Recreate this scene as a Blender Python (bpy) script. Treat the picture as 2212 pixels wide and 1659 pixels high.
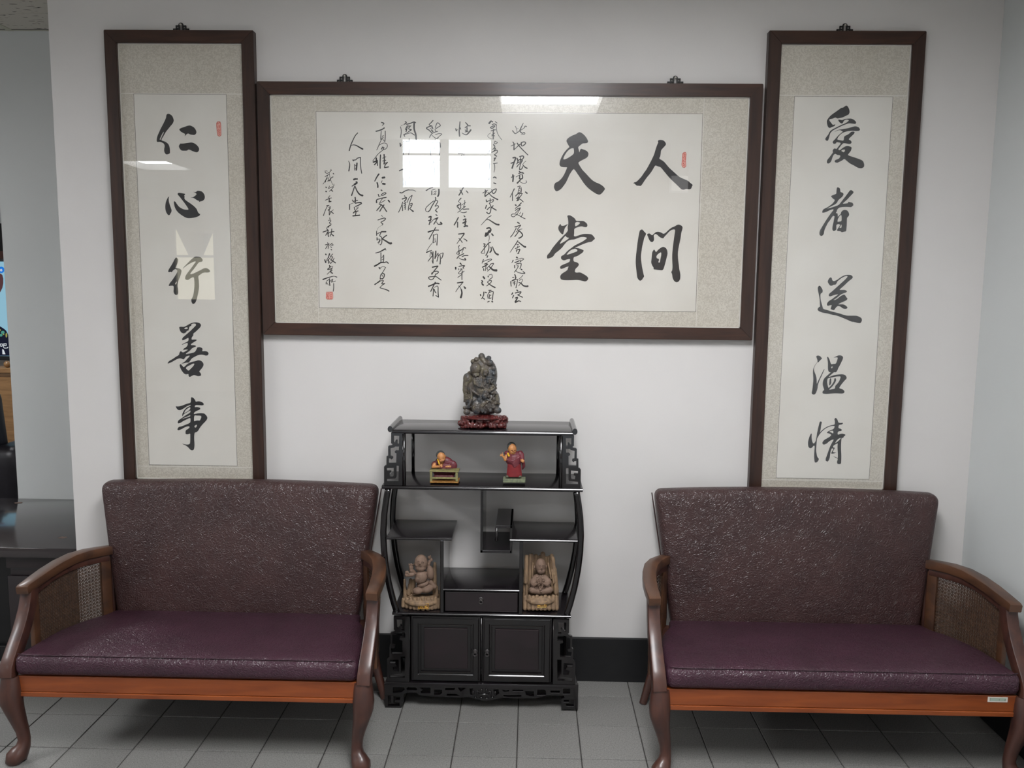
import bpy, bmesh, math, random
from mathutils import Vector, Matrix
from mathutils.geometry import tessellate_polygon
random.seed(7)
for o in list(bpy.data.objects): bpy.data.objects.remove(o)
COL = bpy.context.scene.collection
SC = bpy.context.scene

# ------------------------------------------------------------------ camera
F, YAW, PITCH, ROLL = 1819.31, -0.0212032, 0.1199474, 0.0101686
D, H0 = 2.977186, 1.46
cy_, sy_ = math.cos(YAW), math.sin(YAW)
FW = Vector((sy_*math.cos(PITCH), cy_*math.cos(PITCH), -math.sin(PITCH)))
R0 = Vector((cy_, -sy_, 0)); U0 = R0.cross(FW)
RT = R0*math.cos(ROLL) + U0*math.sin(ROLL); UP = -R0*math.sin(ROLL) + U0*math.cos(ROLL)
cam = bpy.data.cameras.new('camera'); cam.sensor_width = 36; cam.sensor_fit = 'HORIZONTAL'; cam.lens = F/2212*36
cam.clip_start = .05
co = bpy.data.objects.new('camera', cam); COL.objects.link(co)
co.matrix_world = Matrix(((RT.x, UP.x, -FW.x, 0), (RT.y, UP.y, -FW.y, -D), (RT.z, UP.z, -FW.z, H0), (0, 0, 0, 1)))
SC.camera = co

def W(px, py, Y=0.0):
    """measured photo point -> metres (x, z) on the upright plane y = Y"""
    d = FW*F + RT*(px-1106) + UP*(829.5-py)
    t = (D+Y)/d.y
    return (d.x*t, H0+d.z*t)

# ------------------------------------------------------------------ world, exposure, light levels
wd = bpy.data.worlds.new('world'); SC.world = wd; wd.use_nodes = True
wd.node_tree.nodes['Background'].inputs[0].default_value = (.55, .65, .8, 1)
wd.node_tree.nodes['Background'].inputs[1].default_value = .3
SC.view_settings.view_transform = 'Standard'; SC.view_settings.look = 'None'
SC.view_settings.exposure = -0.17; SC.view_settings.gamma = 1; SC.view_settings.use_curve_mapping = False
LAMP_E, LAMP_FAR_E, TRANSOM_E, DAY_E, FARWIN_E, LOW_E = 44.0, 34.0, 13.0, 1.3, 3.0, 1.0
LAMP_C, DAY_C = (.97, .98, 1.0), (.88, .94, 1.0)

# ------------------------------------------------------------------ materials
def lin(c):
    return tuple(((v/255)/12.92 if v/255 <= .04045 else ((v/255+.055)/1.055)**2.4) for v in c) + (1,)
class NT:
    def __init__(s, name):
        s.m = bpy.data.materials.new(name); s.m.use_nodes = True; s.t = s.m.node_tree; s.n = s.t.nodes; s.l = s.t.links
        s.b = s.n['Principled BSDF']; s.out = s.n['Material Output']
    def node(s, typ, **kw):
        x = s.n.new(typ)
        for k, v in kw.items():
            if k.startswith('i_'): x.inputs[k[2:].replace('_', ' ')].default_value = v
            else: setattr(x, k, v)
        return x
    def coord(s, kind='Object', scale=None):
        tc = s.node('ShaderNodeTexCoord')
        if scale is None: return tc.outputs[kind]
        mp = s.node('ShaderNodeMapping'); mp.inputs['Scale'].default_value = scale
        s.l.new(tc.outputs[kind], mp.inputs[0]); return mp.outputs[0]
    def ramp(s, fac, stops):
        r = s.node('ShaderNodeValToRGB'); e = r.color_ramp.elements
        while len(e) < len(stops): e.new(.5)
        for i, (p, c) in enumerate(stops): e[i].position = p; e[i].color = c
        s.l.new(fac, r.inputs[0]); return r.outputs[0]
    def bump(s, h, strength, dist):
        b = s.node('ShaderNodeBump'); b.inputs['Strength'].default_value = strength; b.inputs['Distance'].default_value = dist
        s.l.new(h, b.inputs['Height']); s.l.new(b.outputs[0], s.b.inputs['Normal']); return b
def pm(name, c, rough=.5, c2=None, scale=8, spec=.5, coat=0, metal=0, bump=0, bscale=60, bdist=.001, aniso=None, detail=4, rand=0):
    t = NT(name); b = t.b
    b.inputs['Roughness'].default_value = rough; b.inputs['Metallic'].default_value = metal
    b.inputs['Specular IOR Level'].default_value = spec; b.inputs['Coat Weight'].default_value = coat
    b.inputs['Coat Roughness'].default_value = .08
    b.inputs['Base Color'].default_value = lin(c)
    if c2 is not None:
        v = t.coord('Object', aniso or (1, 1, 1))
        n = t.node('ShaderNodeTexNoise', i_Scale=scale, i_Detail=detail); t.l.new(v, n.inputs['Vector'])
        r = t.ramp(n.outputs[0], [(.3, lin(c)), (.7, lin(c2))]); t.l.new(r, b.inputs['Base Color'])
        if rand:
            oi = t.node('ShaderNodeObjectInfo'); hs = t.node('ShaderNodeHueSaturation')
            mr = t.node('ShaderNodeMapRange'); mr.inputs[3].default_value = 1-rand; mr.inputs[4].default_value = 1+rand
            t.l.new(oi.outputs['Random'], mr.inputs[0]); t.l.new(mr.outputs[0], hs.inputs['Value'])
            t.l.new(r, hs.inputs['Color']); t.l.new(hs.outputs[0], b.inputs['Base Color'])
    if bump:
        n = t.node('ShaderNodeTexNoise', i_Scale=bscale, i_Detail=3.0); t.l.new(t.coord('Object'), n.inputs['Vector'])
        t.bump(n.outputs[0], bump, bdist)
    return t.m
def wood(name, c, c2, rough=.35, axis=(1, 8, 8), scale=6, coat=.3):
    t = NT(name); b = t.b
    v = t.coord('Object', axis); n = t.node('ShaderNodeTexNoise', i_Scale=scale, i_Detail=6.0, i_Distortion=.6); t.l.new(v, n.inputs['Vector'])
    t.l.new(t.ramp(n.outputs[0], [(.3, lin(c)), (.7, lin(c2))]), b.inputs['Base Color'])
    b.inputs['Roughness'].default_value = rough; b.inputs['Coat Weight'].default_value = coat; b.inputs['Coat Roughness'].default_value = .15
    t.bump(n.outputs[0], .08, .001); return t.m
def leather(name, c, c2):
    t = NT(name); b = t.b; v = t.coord('Object')
    n = t.node('ShaderNodeTexNoise', i_Scale=9.0, i_Detail=3.0); t.l.new(v, n.inputs['Vector'])
    t.l.new(t.ramp(n.outputs[0], [(.3, lin(c)), (.7, lin(c2))]), b.inputs['Base Color'])
    b.inputs['Roughness'].default_value = .36; b.inputs['Specular IOR Level'].default_value = .5
    n2 = t.node('ShaderNodeTexNoise', i_Scale=24.0, i_Detail=2.0); t.l.new(v, n2.inputs['Vector'])
    ad = t.node('ShaderNodeMixRGB', blend_type='ADD'); ad.inputs[0].default_value = .05
    t.l.new(v, ad.inputs[1]); t.l.new(n2.outputs['Color'], ad.inputs[2])
    vo = t.node('ShaderNodeTexVoronoi', feature='DISTANCE_TO_EDGE', i_Scale=105.0); t.l.new(ad.outputs[0], vo.inputs['Vector'])
    vo2 = t.node('ShaderNodeTexVoronoi', feature='DISTANCE_TO_EDGE', i_Scale=48.0); t.l.new(ad.outputs[0], vo2.inputs['Vector'])
    r1 = t.ramp(vo.outputs['Distance'], [(0, (0, 0, 0, 1)), (.22, (1, 1, 1, 1))])
    r2 = t.ramp(vo2.outputs['Distance'], [(0, (0, 0, 0, 1)), (.10, (1, 1, 1, 1))])
    mx = t.node('ShaderNodeMixRGB', blend_type='MULTIPLY'); mx.inputs[0].default_value = .6
    t.l.new(r1, mx.inputs[1]); t.l.new(r2, mx.inputs[2])
    t.bump(mx.outputs[0], .6, .0018); return t.m
def emis(name, c, e):
    t = NT(name); t.n.remove(t.b); em = t.node('ShaderNodeEmission'); em.inputs[0].default_value = tuple(c)+(1,)
    em.inputs[1].default_value = e; t.l.new(em.outputs[0], t.out.inputs[0]); return t.m
def glassm(name):
    t = NT(name); t.n.remove(t.b)
    fr = t.node('ShaderNodeFresnel', i_IOR=1.52); tr = t.node('ShaderNodeBsdfTransparent'); gl = t.node('ShaderNodeBsdfGlossy'); gl.inputs['Roughness'].default_value = .0
    # the same reflectance for light entering and leaving the pane
    ge = t.node('ShaderNodeNewGeometry'); mr = t.node('ShaderNodeMapRange'); mr.inputs[3].default_value = 1.52; mr.inputs[4].default_value = 1/1.52
    t.l.new(ge.outputs['Backfacing'], mr.inputs[0]); t.l.new(mr.outputs[0], fr.inputs[0])
    mx = t.node('ShaderNodeMixShader'); t.l.new(fr.outputs[0], mx.inputs[0]); t.l.new(tr.outputs[0], mx.inputs[1]); t.l.new(gl.outputs[0], mx.inputs[2])
    # a film of dust scatters a little of the light
    df = t.node('ShaderNodeBsdfGlossy'); df.inputs['Roughness'].default_value = .22; m2 = t.node('ShaderNodeMixShader'); m2.inputs[0].default_value = .012
    t.l.new(mx.outputs[0], m2.inputs[1]); t.l.new(df.outputs[0], m2.inputs[2]); t.l.new(m2.outputs[0], t.out.inputs[0]); return t.m
M = dict(
    wall=pm('wall_paint', (207, 204, 202), .75, (212, 209, 207), 2.5, spec=.3, bump=.15, bscale=180, bdist=.0006),
    wall2=pm('pillar_paint', (200, 203, 202), .75, (206, 208, 207), 2, spec=.3, bump=.15, bscale=180, bdist=.0006),
    skirt=pm('black_skirting', (14, 14, 16), .5, (20, 20, 22), 20),
    grout=pm('dark_grout', (62, 60, 58), .8),
    tile=pm('grey_floor_tile', (104, 103, 101), .40, (142, 140, 137), 260, detail=3, rand=.045, bump=.25, bscale=300, bdist=.0004),
    lacquer=pm('black_lacquer', (11, 10, 12), .2, (17, 13, 14), 12, coat=.45),
    lacquer_top=pm('black_lacquer_shelf', (17, 14, 16), .24, (26, 22, 25), 12, coat=.35),
    lacquer_panel=pm('dark_brown_lacquer', (20, 12, 15), .27, (32, 20, 25), 12, coat=.3),
    frame=wood('dark_walnut_frame', (40, 24, 18), (64, 40, 30), .42, (1, 1, 1), 14, .1),
    frame_h=wood('dark_walnut_frame_flat', (42, 25, 18), (66, 40, 29), .42, (2, 20, 20), 3, .1),
    frame_v=wood('dark_walnut_frame_upright', (38, 23, 18), (60, 38, 29), .42, (20, 20, 1.5), 3, .1),
    leather_b=leather('brown_purple_leather', (56, 38, 38), (67, 46, 45)),
    leather_s=leather('plum_leather', (56, 32, 43), (66, 38, 51)),
    rail=wood('orange_brown_wood', (120, 56, 22), (146, 74, 32), .38, (1, 10, 10), 5, .25),
    arm=wood('brown_arm_wood', (58, 38, 28), (92, 60, 40), .42, (4, 1.5, 4), 5, .2),
    legw=wood('red_brown_wood', (52, 30, 26), (80, 48, 38), .42, (4, 4, 1.5), 7, .2),
    cane=pm('woven_cane', (84, 60, 44), .55, (60, 42, 32), 60),
    ink=pm('black_ink', (24, 24, 27), .6, (34, 34, 38), 40),
    line=pm('grey_rule_line', (92, 90, 88), .7),
    red=pm('red_seal_ink', (190, 60, 50), .7), redpale=pm('pale_seal_ground', (222, 160, 148), .8),
    iron=pm('black_iron', (16, 15, 15), .45), screw=pm('steel_screw', (190, 186, 178), .35, metal=.7),
    knob=pm('aged_metal_ring', (74, 70, 70), .4, metal=.5),
    sticker=pm('white_sticker', (214, 206, 196), .5), stickp=pm('faded_sticker_print', (168, 170, 150), .6, (150, 176, 166), 60),
    skin=pm('painted_skin', (172, 114, 66), .5, (190, 132, 80), 60), hair=pm('painted_hair', (62, 62, 62), .6, (78, 78, 74), 90),
    robe=pm('maroon_robe', (84, 30, 40), .5, (110, 42, 50), 60), robe2=pm('crimson_skirt', (106, 26, 32), .45, (126, 34, 38), 60),
    yellow=pm('yellow_sash', (206, 160, 32), .5), feature=pm('dark_face_line', (70, 34, 20), .6),
    deskw=pm('mossy_desk', (108, 104, 66), .6, (140, 132, 86), 120), deskb=pm('golden_straw_base', (162, 118, 56), .6, (120, 76, 26), 160),
    slab=pm('green_stone_base', (84, 92, 76), .6, (128, 134, 104), 140), shoe=pm('grey_shoe', (82, 80, 64), .5),
    clay=pm('brown_clay', (112, 90, 76), .75, (126, 103, 88), 50, bump=.3, bscale=160, bdist=.0008),
    clay_bark=pm('carved_bark_clay', (110, 90, 72), .75, (146, 120, 92), 90, bump=.5, bscale=140, bdist=.0015, aniso=(1, 1, .3)),
    clayline=pm('clay_groove', (66, 46, 36), .8), gold=pm('gold_lettering', (204, 158, 48), .35, metal=.3), plaque=pm('clay_plaque', (112, 78, 46), .6),
    rose=pm('rosewood_stand', (58, 20, 22), .28, (92, 34, 30), 70, coat=.3),
    tvb=pm('tv_black', (12, 12, 14), .3), chair=pm('black_leather', (34, 32, 36), .38, (42, 39, 44), 20),
    table=pm('dark_table_top', (46, 41, 42), .15, (52, 47, 48), 6, coat=.6), tablel=pm('dark_table_wood', (34, 28, 30), .35, (42, 35, 36), 14),
    honey=wood('honey_wood', (136, 100, 62), (164, 124, 80), .4), redwood=pm('reddish_brown_wood', (86, 52, 44), .4, (60, 34, 28), 8),
    tag=pm('worn_brass_mark', (92, 62, 38), .5, (48, 28, 20), 90),
    glass=glassm('picture_glass'), lampm=emis('lamp_diffuser', LAMP_C, LAMP_E), lampfar=emis('far_lamp_diffuser', LAMP_C, LAMP_FAR_E), lampf=pm('lamp_housing_grey', (120, 120, 118), .5),
    transom=emis('daylight_transom', DAY_C, TRANSOM_E), day=emis('daylight_pane', DAY_C, DAY_E), farwin=emis('sunlit_blind_pane', (1, .95, .72), FARWIN_E),
    smallwin=emis('dim_daylight_pane', (1, .97, .95), 1.6),
    lowfill=emis('added_low_fill_pane', DAY_C, LOW_E), rearwall=pm('rear_wall_brown_paint', (128, 112, 96), .7, (138, 122, 104), 3),
    winf=pm('window_frame_white', (215, 215, 212), .5), bar=pm('ceiling_t_bar', (176, 176, 160), .5), gap=pm('ceiling_gap', (40, 38, 36), .8),
)
def brocade():
    t = NT('cream_brocade_mount'); v = t.coord('Object')
    n = t.node('ShaderNodeTexNoise', i_Scale=95.0, i_Detail=2.0, i_Distortion=2.2); t.l.new(v, n.inputs['Vector'])
    n2 = t.node('ShaderNodeTexNoise', i_Scale=4.0, i_Detail=2.0); t.l.new(v, n2.inputs['Vector'])
    a = t.ramp(n.outputs[0], [(.44, lin((190, 184, 172))), (.56, lin((208, 203, 192)))])
    b2 = t.ramp(n2.outputs[0], [(.3, (.93, .92, .9, 1)), (.7, (1, 1, 1, 1))])
    mx = t.node('ShaderNodeMixRGB', blend_type='MULTIPLY'); mx.inputs[0].default_value = 1; t.l.new(a, mx.inputs[1]); t.l.new(b2, mx.inputs[2])
    t.l.new(mx.outputs[0], t.b.inputs['Base Color']); t.b.inputs['Roughness'].default_value = .6; return t.m
M['brocade'] = brocade()
M['paper'] = pm('ivory_paper', (220, 217, 210), .75, (213, 209, 201), 5, spec=.2)
def stone():
    t = NT('carved_soapstone'); v = t.coord('Object')
    n = t.node('ShaderNodeTexNoise', i_Scale=26.0, i_Detail=5.0, i_Distortion=1.0); t.l.new(v, n.inputs['Vector'])
    t.l.new(t.ramp(n.outputs[0], [(.25, lin((44, 50, 60))), (.42, lin((62, 64, 66))), (.55, lin((80, 72, 64))), (.68, lin((104, 98, 80))), (.8, lin((56, 54, 52)))]), t.b.inputs['Base Color'])
    t.b.inputs['Roughness'].default_value = .3
    n2 = t.node('ShaderNodeTexNoise', i_Scale=120.0, i_Detail=3.0, i_Distortion=2.0); t.l.new(v, n2.inputs['Vector'])
    t.bump(n2.outputs[0], .7, .003); return t.m
M['stone'] = stone()
def ceilm():
    t = NT('fissured_ceiling_tile')
    v = t.coord('Object', (26, 110, 1)); n = t.node('ShaderNodeTexNoise', i_Scale=1.0, i_Detail=1.0); t.l.new(v, n.inputs['Vector'])
    r = t.ramp(n.outputs[0], [(.66, lin((196, 192, 182))), (.70, lin((70, 68, 62)))]); t.l.new(r, t.b.inputs['Base Color'])
    t.b.inputs['Roughness'].default_value = .9; return t.m
M['ceil'] = ceilm()

# ------------------------------------------------------------------ mesh helpers
def link(name, me, mat, parent=None, smooth=False, **props):
    o = bpy.data.objects.new(name, me); COL.objects.link(o)
    if mat is not None and not me.materials: me.materials.append(M[mat] if isinstance(mat, str) else mat)
    if parent is not None: o.parent = parent
    if smooth:
        for p in me.polygons: p.use_smooth = True
    for k, v in props.items(): o[k] = v
    return o
def empty(name, loc, label, cat, group=None, rz=0):
    o = bpy.data.objects.new(name, None); COL.objects.link(o); o.location = loc; o.rotation_euler.z = rz
    o['label'] = label; o['category'] = cat; o.empty_display_size = .05
    if group: o['group'] = group
    o['_w'] = 0; del o['_w']
    return o
class MB:
    def __init__(s): s.v = []; s.f = []
    def add(s, vs, fs):
        n = len(s.v); s.v += [tuple(a) for a in vs]; s.f += [tuple(i+n for i in f) for f in fs]; return s
    def box(s, x0, x1, y0, y1, z0, z1, b=0):
        if b <= 0:
            vs = [(x, y, z) for x in (x0, x1) for y in (y0, y1) for z in (z0, z1)]
            return s.add(vs, [(0, 1, 3, 2), (4, 6, 7, 5), (0, 4, 5, 1), (2, 3, 7, 6), (0, 2, 6, 4), (1, 5, 7, 3)])
        bm = bmesh.new(); bmesh.ops.create_cube(bm, size=1)
        for v in bm.verts: v.co = Vector(((x0+x1)/2+v.co.x*(x1-x0), (y0+y1)/2+v.co.y*(y1-y0), (z0+z1)/2+v.co.z*(z1-z0)))
        b = min(b, .45*min(x1-x0, y1-y0, z1-z0))
        bmesh.ops.bevel(bm, geom=bm.edges[:], offset=b, segments=2, profile=.5, affect='EDGES')
        return s.bm(bm)
    def bm(s, bm):
        bm.verts.index_update(); s.add([v.co for v in bm.verts], [[v.index for v in f.verts] for f in bm.faces]); bm.free(); return s
    def sweep(s, pts, sec=None, side=(1, 0, 0), n=12, round_=.35, caps=True):
        """pts: (x,y,z,half_a,half_b); a along `side`, b across. superellipse section"""
        P = [Vector(p[:3]) for p in pts]; rings = []
        if sec == 'rect': n = 12
        for i, p in enumerate(P):
            t = (P[min(i+1, len(P)-1)]-P[max(i-1, 0)]).normalized()
            a = Vector(side); a = (a-t*a.dot(t)).normalized(); b = t.cross(a)
            ring = []
            if sec == 'rect':
                c = min(pts[i][3], pts[i][4])*.22; A_, B_ = pts[i][3], pts[i][4]
                for (u, v) in ((A_, B_-c), (A_-c*.3, B_-c*.3), (A_-c, B_), (-A_+c, B_), (-A_+c*.3, B_-c*.3), (-A_, B_-c), (-A_, -B_+c), (-A_+c*.3, -B_+c*.3), (-A_+c, -B_), (A_-c, -B_), (A_-c*.3, -B_+c*.3), (A_, -B_+c)): ring.append(p+a*u+b*v)
                rings.append(ring); continue
            for k in range(n):
                th = 2*math.pi*(k+.5)/n; c, q = math.cos(th), math.sin(th); e = round_*2
                ring.append(p+a*(math.copysign(abs(c)**e, c)*pts[i][3])+b*(math.copysign(abs(q)**e, q)*pts[i][4]))
            rings.append(ring)
        vs = [v for r in rings for v in r]; fs = []
        for i in range(len(P)-1):
            for k in range(n): fs.append((i*n+k, i*n+(k+1) % n, (i+1)*n+(k+1) % n, (i+1)*n+k))
        if caps: fs.append(tuple(range(n))[::-1]); fs.append(tuple((len(P)-1)*n+k for k in range(n)))
        return s.add(vs, fs)
    def tube(s, pts, r, n=8):
        side = (0, 1, 0) if abs((Vector(pts[-1])-Vector(pts[0])).normalized().y) < .9 else (1, 0, 0)
        return s.sweep([tuple(p)+(r, r) for p in pts], side=side, n=n, round_=.5)
    def torus(s, c, R, r, axis='y', n=20, m=8):
        vs = []; fs = []
        for i in range(n):
            a = 2*math.pi*i/n
            for j in range(m):
                b = 2*math.pi*j/m; rr = R+r*math.cos(b); w = r*math.sin(b)
                q = (rr*math.cos(a), w, rr*math.sin(a)) if axis == 'y' else (rr*math.cos(a), rr*math.sin(a), w)
                vs.append((c[0]+q[0], c[1]+q[1], c[2]+q[2]))
                fs.append((i*m+j, i*m+(j+1) % m, ((i+1) % n)*m+(j+1) % m, ((i+1) % n)*m+j))
        return s.add(vs, fs)
    def ball(s, c, r, rot=None, u=14, v=9):
        if not hasattr(r, '__len__'): r = (r, r, r)
        R = Matrix.Rotation(rot, 3, 'Y') if isinstance(rot, (int, float)) else (rot or Matrix.Identity(3))
        vs = [Vector((0, 0, r[2]))]
        for i in range(1, v):
            a = math.pi*i/v
            for j in range(u):
                b = 2*math.pi*j/u; vs.append(Vector((r[0]*math.sin(a)*math.cos(b), r[1]*math.sin(a)*math.sin(b), r[2]*math.cos(a))))
        vs.append(Vector((0, 0, -r[2]))); fs = []
        for j in range(u): fs.append((0, 1+j, 1+(j+1) % u)); fs.append((len(vs)-1, len(vs)-1-u+(j+1) % u, len(vs)-1-u+j))
        for i in range(v-2):
            for j in range(u):
                a = 1+i*u+j; b = 1+i*u+(j+1) % u; fs.append((a, a+u, b+u, b))
        return s.add([R@q+Vector(c) for q in vs], fs)
    def cap(s, a, b, ra, rb=None, n=10):
        rb = ra if rb is None else rb; a = Vector(a); b = Vector(b); pts = []
        for i in range(9):
            t = i/8; pts.append(tuple(a.lerp(b, t))+(ra+(rb-ra)*t,)*2)
        s.tube_r(pts, n); s.ball(a, ra, u=n, v=6); s.ball(b, rb, u=n, v=6); return s
    def tube_r(s, pts, n=10):
        d = (Vector(pts[-1][:3])-Vector(pts[0][:3])); side = (0, 1, 0) if d.length == 0 or abs(d.normalized().y) < .9 else (1, 0, 0)
        return s.sweep(pts, side=side, n=n, round_=.5)
    def poly(s, loops, to3, th=None, thdir=None):
        """loops: outer + holes in 2-D; to3(x,y)->Vector; th = thickness vector to extrude"""
        L = [[Vector((p[0], p[1], 0)) for p in lp] for lp in loops]
        tris = tessellate_polygon(L); flat = [p for lp in L for p in lp]
        A = [to3(p.x, p.y) for p in flat]; n = len(A)
        if th is None: return s.add(A, tris)
        B = [a+Vector(th) for a in A]; fs = [tuple(t) for t in tris]+[tuple(n+i for i in t)[::-1] for t in tris]
        k = 0
        for lp in L:
            m = len(lp)
            for i in range(m): fs.append((k+i, k+(i+1) % m, n+k+(i+1) % m, n+k+i))
            k += m
        return s.add(A+B, fs)
    def obj(s, name, mat, parent=None, smooth=False, fix=True, loc=None, **props):
        me = bpy.data.meshes.new(name); off = Vector(loc) if loc is not None else Vector((0, 0, 0))
        pw = Vector((0, 0, 0)); q = parent
        while q is not None: pw += q.location; q = q.parent
        me.from_pydata([Vector(v)-pw-off for v in s.v], [], s.f)
        if fix:
            bm = bmesh.new(); bm.from_mesh(me); bmesh.ops.recalc_face_normals(bm, faces=bm.faces[:]); bm.to_mesh(me); bm.free()
        me.update(); o = link(name, me, mat, parent, smooth, **props)
        if loc is not None: o.location = off
        return o
def auto_smooth(o, ang=26):
    for p in o.data.polygons: p.use_smooth = True
    bm = bmesh.new(); bm.from_mesh(o.data)
    for e in bm.edges:
        if len(e.link_faces) == 2 and e.calc_face_angle(0) > math.radians(ang): e.smooth = False
    bm.to_mesh(o.data); bm.free(); return o
def remesh(o, vox, smooth=4, disp=None, dscale=.01, keep=True):
    md = o.modifiers.new('r', 'REMESH'); md.mode = 'VOXEL'; md.voxel_size = vox
    sm = o.modifiers.new('s', 'SMOOTH'); sm.iterations = smooth; sm.factor = .5
    if disp:
        tx = bpy.data.textures.new('carving', 'CLOUDS'); tx.noise_scale = dscale; tx.noise_depth = 3
        dm = o.modifiers.new('d', 'DISPLACE'); dm.texture = tx; dm.strength = disp; dm.mid_level = .5; dm.texture_coords = 'LOCAL'
    dg = bpy.context.evaluated_depsgraph_get(); me = bpy.data.meshes.new_from_object(o.evaluated_get(dg))
    o.modifiers.clear(); old = o.data; o.data = me; me.name = old.name
    for p in me.polygons: p.use_smooth = True
    return o
def rounded_box(hx, hy, hz, r, nx=20, ny=4, nz=10, k=4):
    """vertices of a rounded box centred on the origin, fine near the edges"""
    def ax(h, n):
        a = [-h+r*(1-math.cos(math.pi/2*i/k)) for i in range(k)]
        return a+[-h+r+(2*h-2*r)*i/n for i in range(n+1)]+[-x for x in a[::-1]]
    X, Y, Z = ax(hx, nx), ax(hy, ny), ax(hz, nz); idx = {}; vs = []; fs = []
    def vid(i, j, l):
        key = (i, j, l)
        if key not in idx:
            p = Vector((X[i], Y[j], Z[l])); c = Vector((max(-hx+r, min(hx-r, p.x)), max(-hy+r, min(hy-r, p.y)), max(-hz+r, min(hz-r, p.z))))
            d = p-c; idx[key] = len(vs); vs.append(c+d.normalized()*r if d.length > 1e-9 else p)
        return idx[key]
    a, b, c = len(X)-1, len(Y)-1, len(Z)-1
    for i in range(a):
        for j in range(b):
            for l in (0, c): fs.append((vid(i, j, l), vid(i+1, j, l), vid(i+1, j+1, l), vid(i, j+1, l)))
    for i in range(a):
        for l in range(c):
            for j in (0, b): fs.append((vid(i, j, l), vid(i+1, j, l), vid(i+1, j, l+1), vid(i, j, l+1)))
    for j in range(b):
        for l in range(c):
            for i in (0, a): fs.append((vid(i, j, l), vid(i, j+1, l), vid(i, j+1, l+1), vid(i, j, l+1)))
    return vs, fs
def ring_frame(x0, x1, z0, z1, w, y0, y1, bev):
    mb = MB(); mb.poly([[(x0, z0), (x1, z0), (x1, z1), (x0, z1)], [(x0+w, z0+w), (x1-w, z0+w), (x1-w, z1-w), (x0+w, z1-w)]], lambda x, z: Vector((x, y0, z)), (0, y1-y0, 0))
    me = bpy.data.meshes.new('t'); me.from_pydata(mb.v, [], mb.f); bm = bmesh.new(); bm.from_mesh(me); bmesh.ops.recalc_face_normals(bm, faces=bm.faces[:])
    ed = [e for e in bm.edges if len(e.link_faces) == 2 and e.calc_face_angle(0) > 1 and abs(e.verts[0].co.y-y0) < 1e-6 and abs(e.verts[1].co.y-y0) < 1e-6]
    bmesh.ops.bevel(bm, geom=ed, offset=bev, segments=3, affect='EDGES'); out = MB(); out.bm(bm); bpy.data.meshes.remove(me); return out
def interp(tab, x):
    if x <= tab[0][0]: return tab[0][1]
    for (a, b), (c, d) in zip(tab, tab[1:]):
        if x <= c: return b+(d-b)*(x-a)/(c-a)
    return tab[-1][1]
def nums(s): return [tuple(float(q) for q in p.split(',')) for p in s.split()]
def chaikin(P, r=.22):
    out = []
    for i in range(len(P)):
        a, b = P[i], P[(i+1) % len(P)]
        out += [(a[0]+(b[0]-a[0])*r, a[1]+(b[1]-a[1])*r), (a[0]+(b[0]-a[0])*(1-r), a[1]+(b[1]-a[1])*(1-r))]
    return out

# ================================================================== THE ROOM
XL, XR, YN, YF, ZC = -6.0, 1.567, -9.0, 3.6, 2.51
def struct(name, mb, mat, **p):
    o = mb.obj(name, mat); o['kind'] = 'structure'
    for k, v in p.items(): o[k] = v
    return o
fl = struct('floor', MB().box(XL, XR+.1, YN, YF, -.06, -.003), 'grout')
T, GX, GY = .2, -1.62524, -.32616
tm = MB().box(.0018, T-.0018, .0018, T-.0018, -.01, 0, .0016)
tile_me = None; rest = MB()
for i in range(-22, 16):
    for j in range(-44, 20):
        x, y = GX+i*T, GY+j*T
        if x < XL or x+T > XR+.05 or y < YN or y+T > YF: continue
        near = (-4 <= i <= 15 and -4 <= j <= 1) or (-4 <= i <= -1 and 2 <= j <= 4)
        if near:
            if tile_me is None:
                o = tm.obj('tile', 'tile', fl); tile_me = o.data
            else: o = link('tile', tile_me, None, fl)
            o.location = (x, y, random.uniform(-.0003, .0003))
        else:
            rest.box(x+.002, x+T-.002, y+.002, y+T-.002, -.01, 0)
rest.obj('far_tiles', 'tile', fl, fix=False, kind='stuff')
struct('wall_back', MB().box(-1.665, XR+.1, 0, .86, 0, ZC+.2), 'wall')
struct('wall_right', MB().box(XR, XR+.15, -3.62, -.0005, 0, ZC+.2), 'wall2')
struct('wall_alcove', MB().box(-2.333, -1.666, .735, .86, 0, ZC+.2), 'wall2')
struct('wall_far', MB().box(XL, -1.6, YF-.1, YF, 0, ZC+.2), 'wall2')
struct('wall_left', MB().box(XL-.1, XL, YN, YF, 0, ZC+.2), 'wall')
# rear wall with transom openings
wr = MB(); ops = [(-.98, -.30), (1.02, 1.16)]
xs = -1.9
for a, b in ops:
    wr.box(xs, a, -3.62, -3.5, 1.0 if xs < 0 else 1.0, ZC+.2); wr.box(a, b, -3.62, -3.5, 1.0, 2.15); wr.box(a, b, -3.62, -3.5, ZC, ZC+.2); xs = b
wr.box(xs, XR+.1, -3.62, -3.5, 1.0, ZC+.2); wr.box(-1.9, -1.6, -3.62, -3.5, 0, 1.0); wr.box(1.2, XR+.1, -3.62, -3.5, 0, 1.0); wr.box(-1.6, 1.2, -3.62, -3.5, 0, .15)
struct('wall_rear', wr, 'rearwall')
wf = MB(); wf.box(XL, -4.62, YN, YN+1, 0, ZC+.2); wf.box(-4.09, -1.8, YN, YN+1, 0, ZC+.2)
wf.box(-4.62, -4.09, YN, YN+1, 0, 1.2); wf.box(-4.62, -4.09, YN, YN+1, 2.1, ZC+.2)
struct('wall_entry', wf, 'wall')
struct('wall_corridor', MB().box(-1.9, -1.8, YN, -3.62, 0, ZC+.2), 'rearwall')
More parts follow.
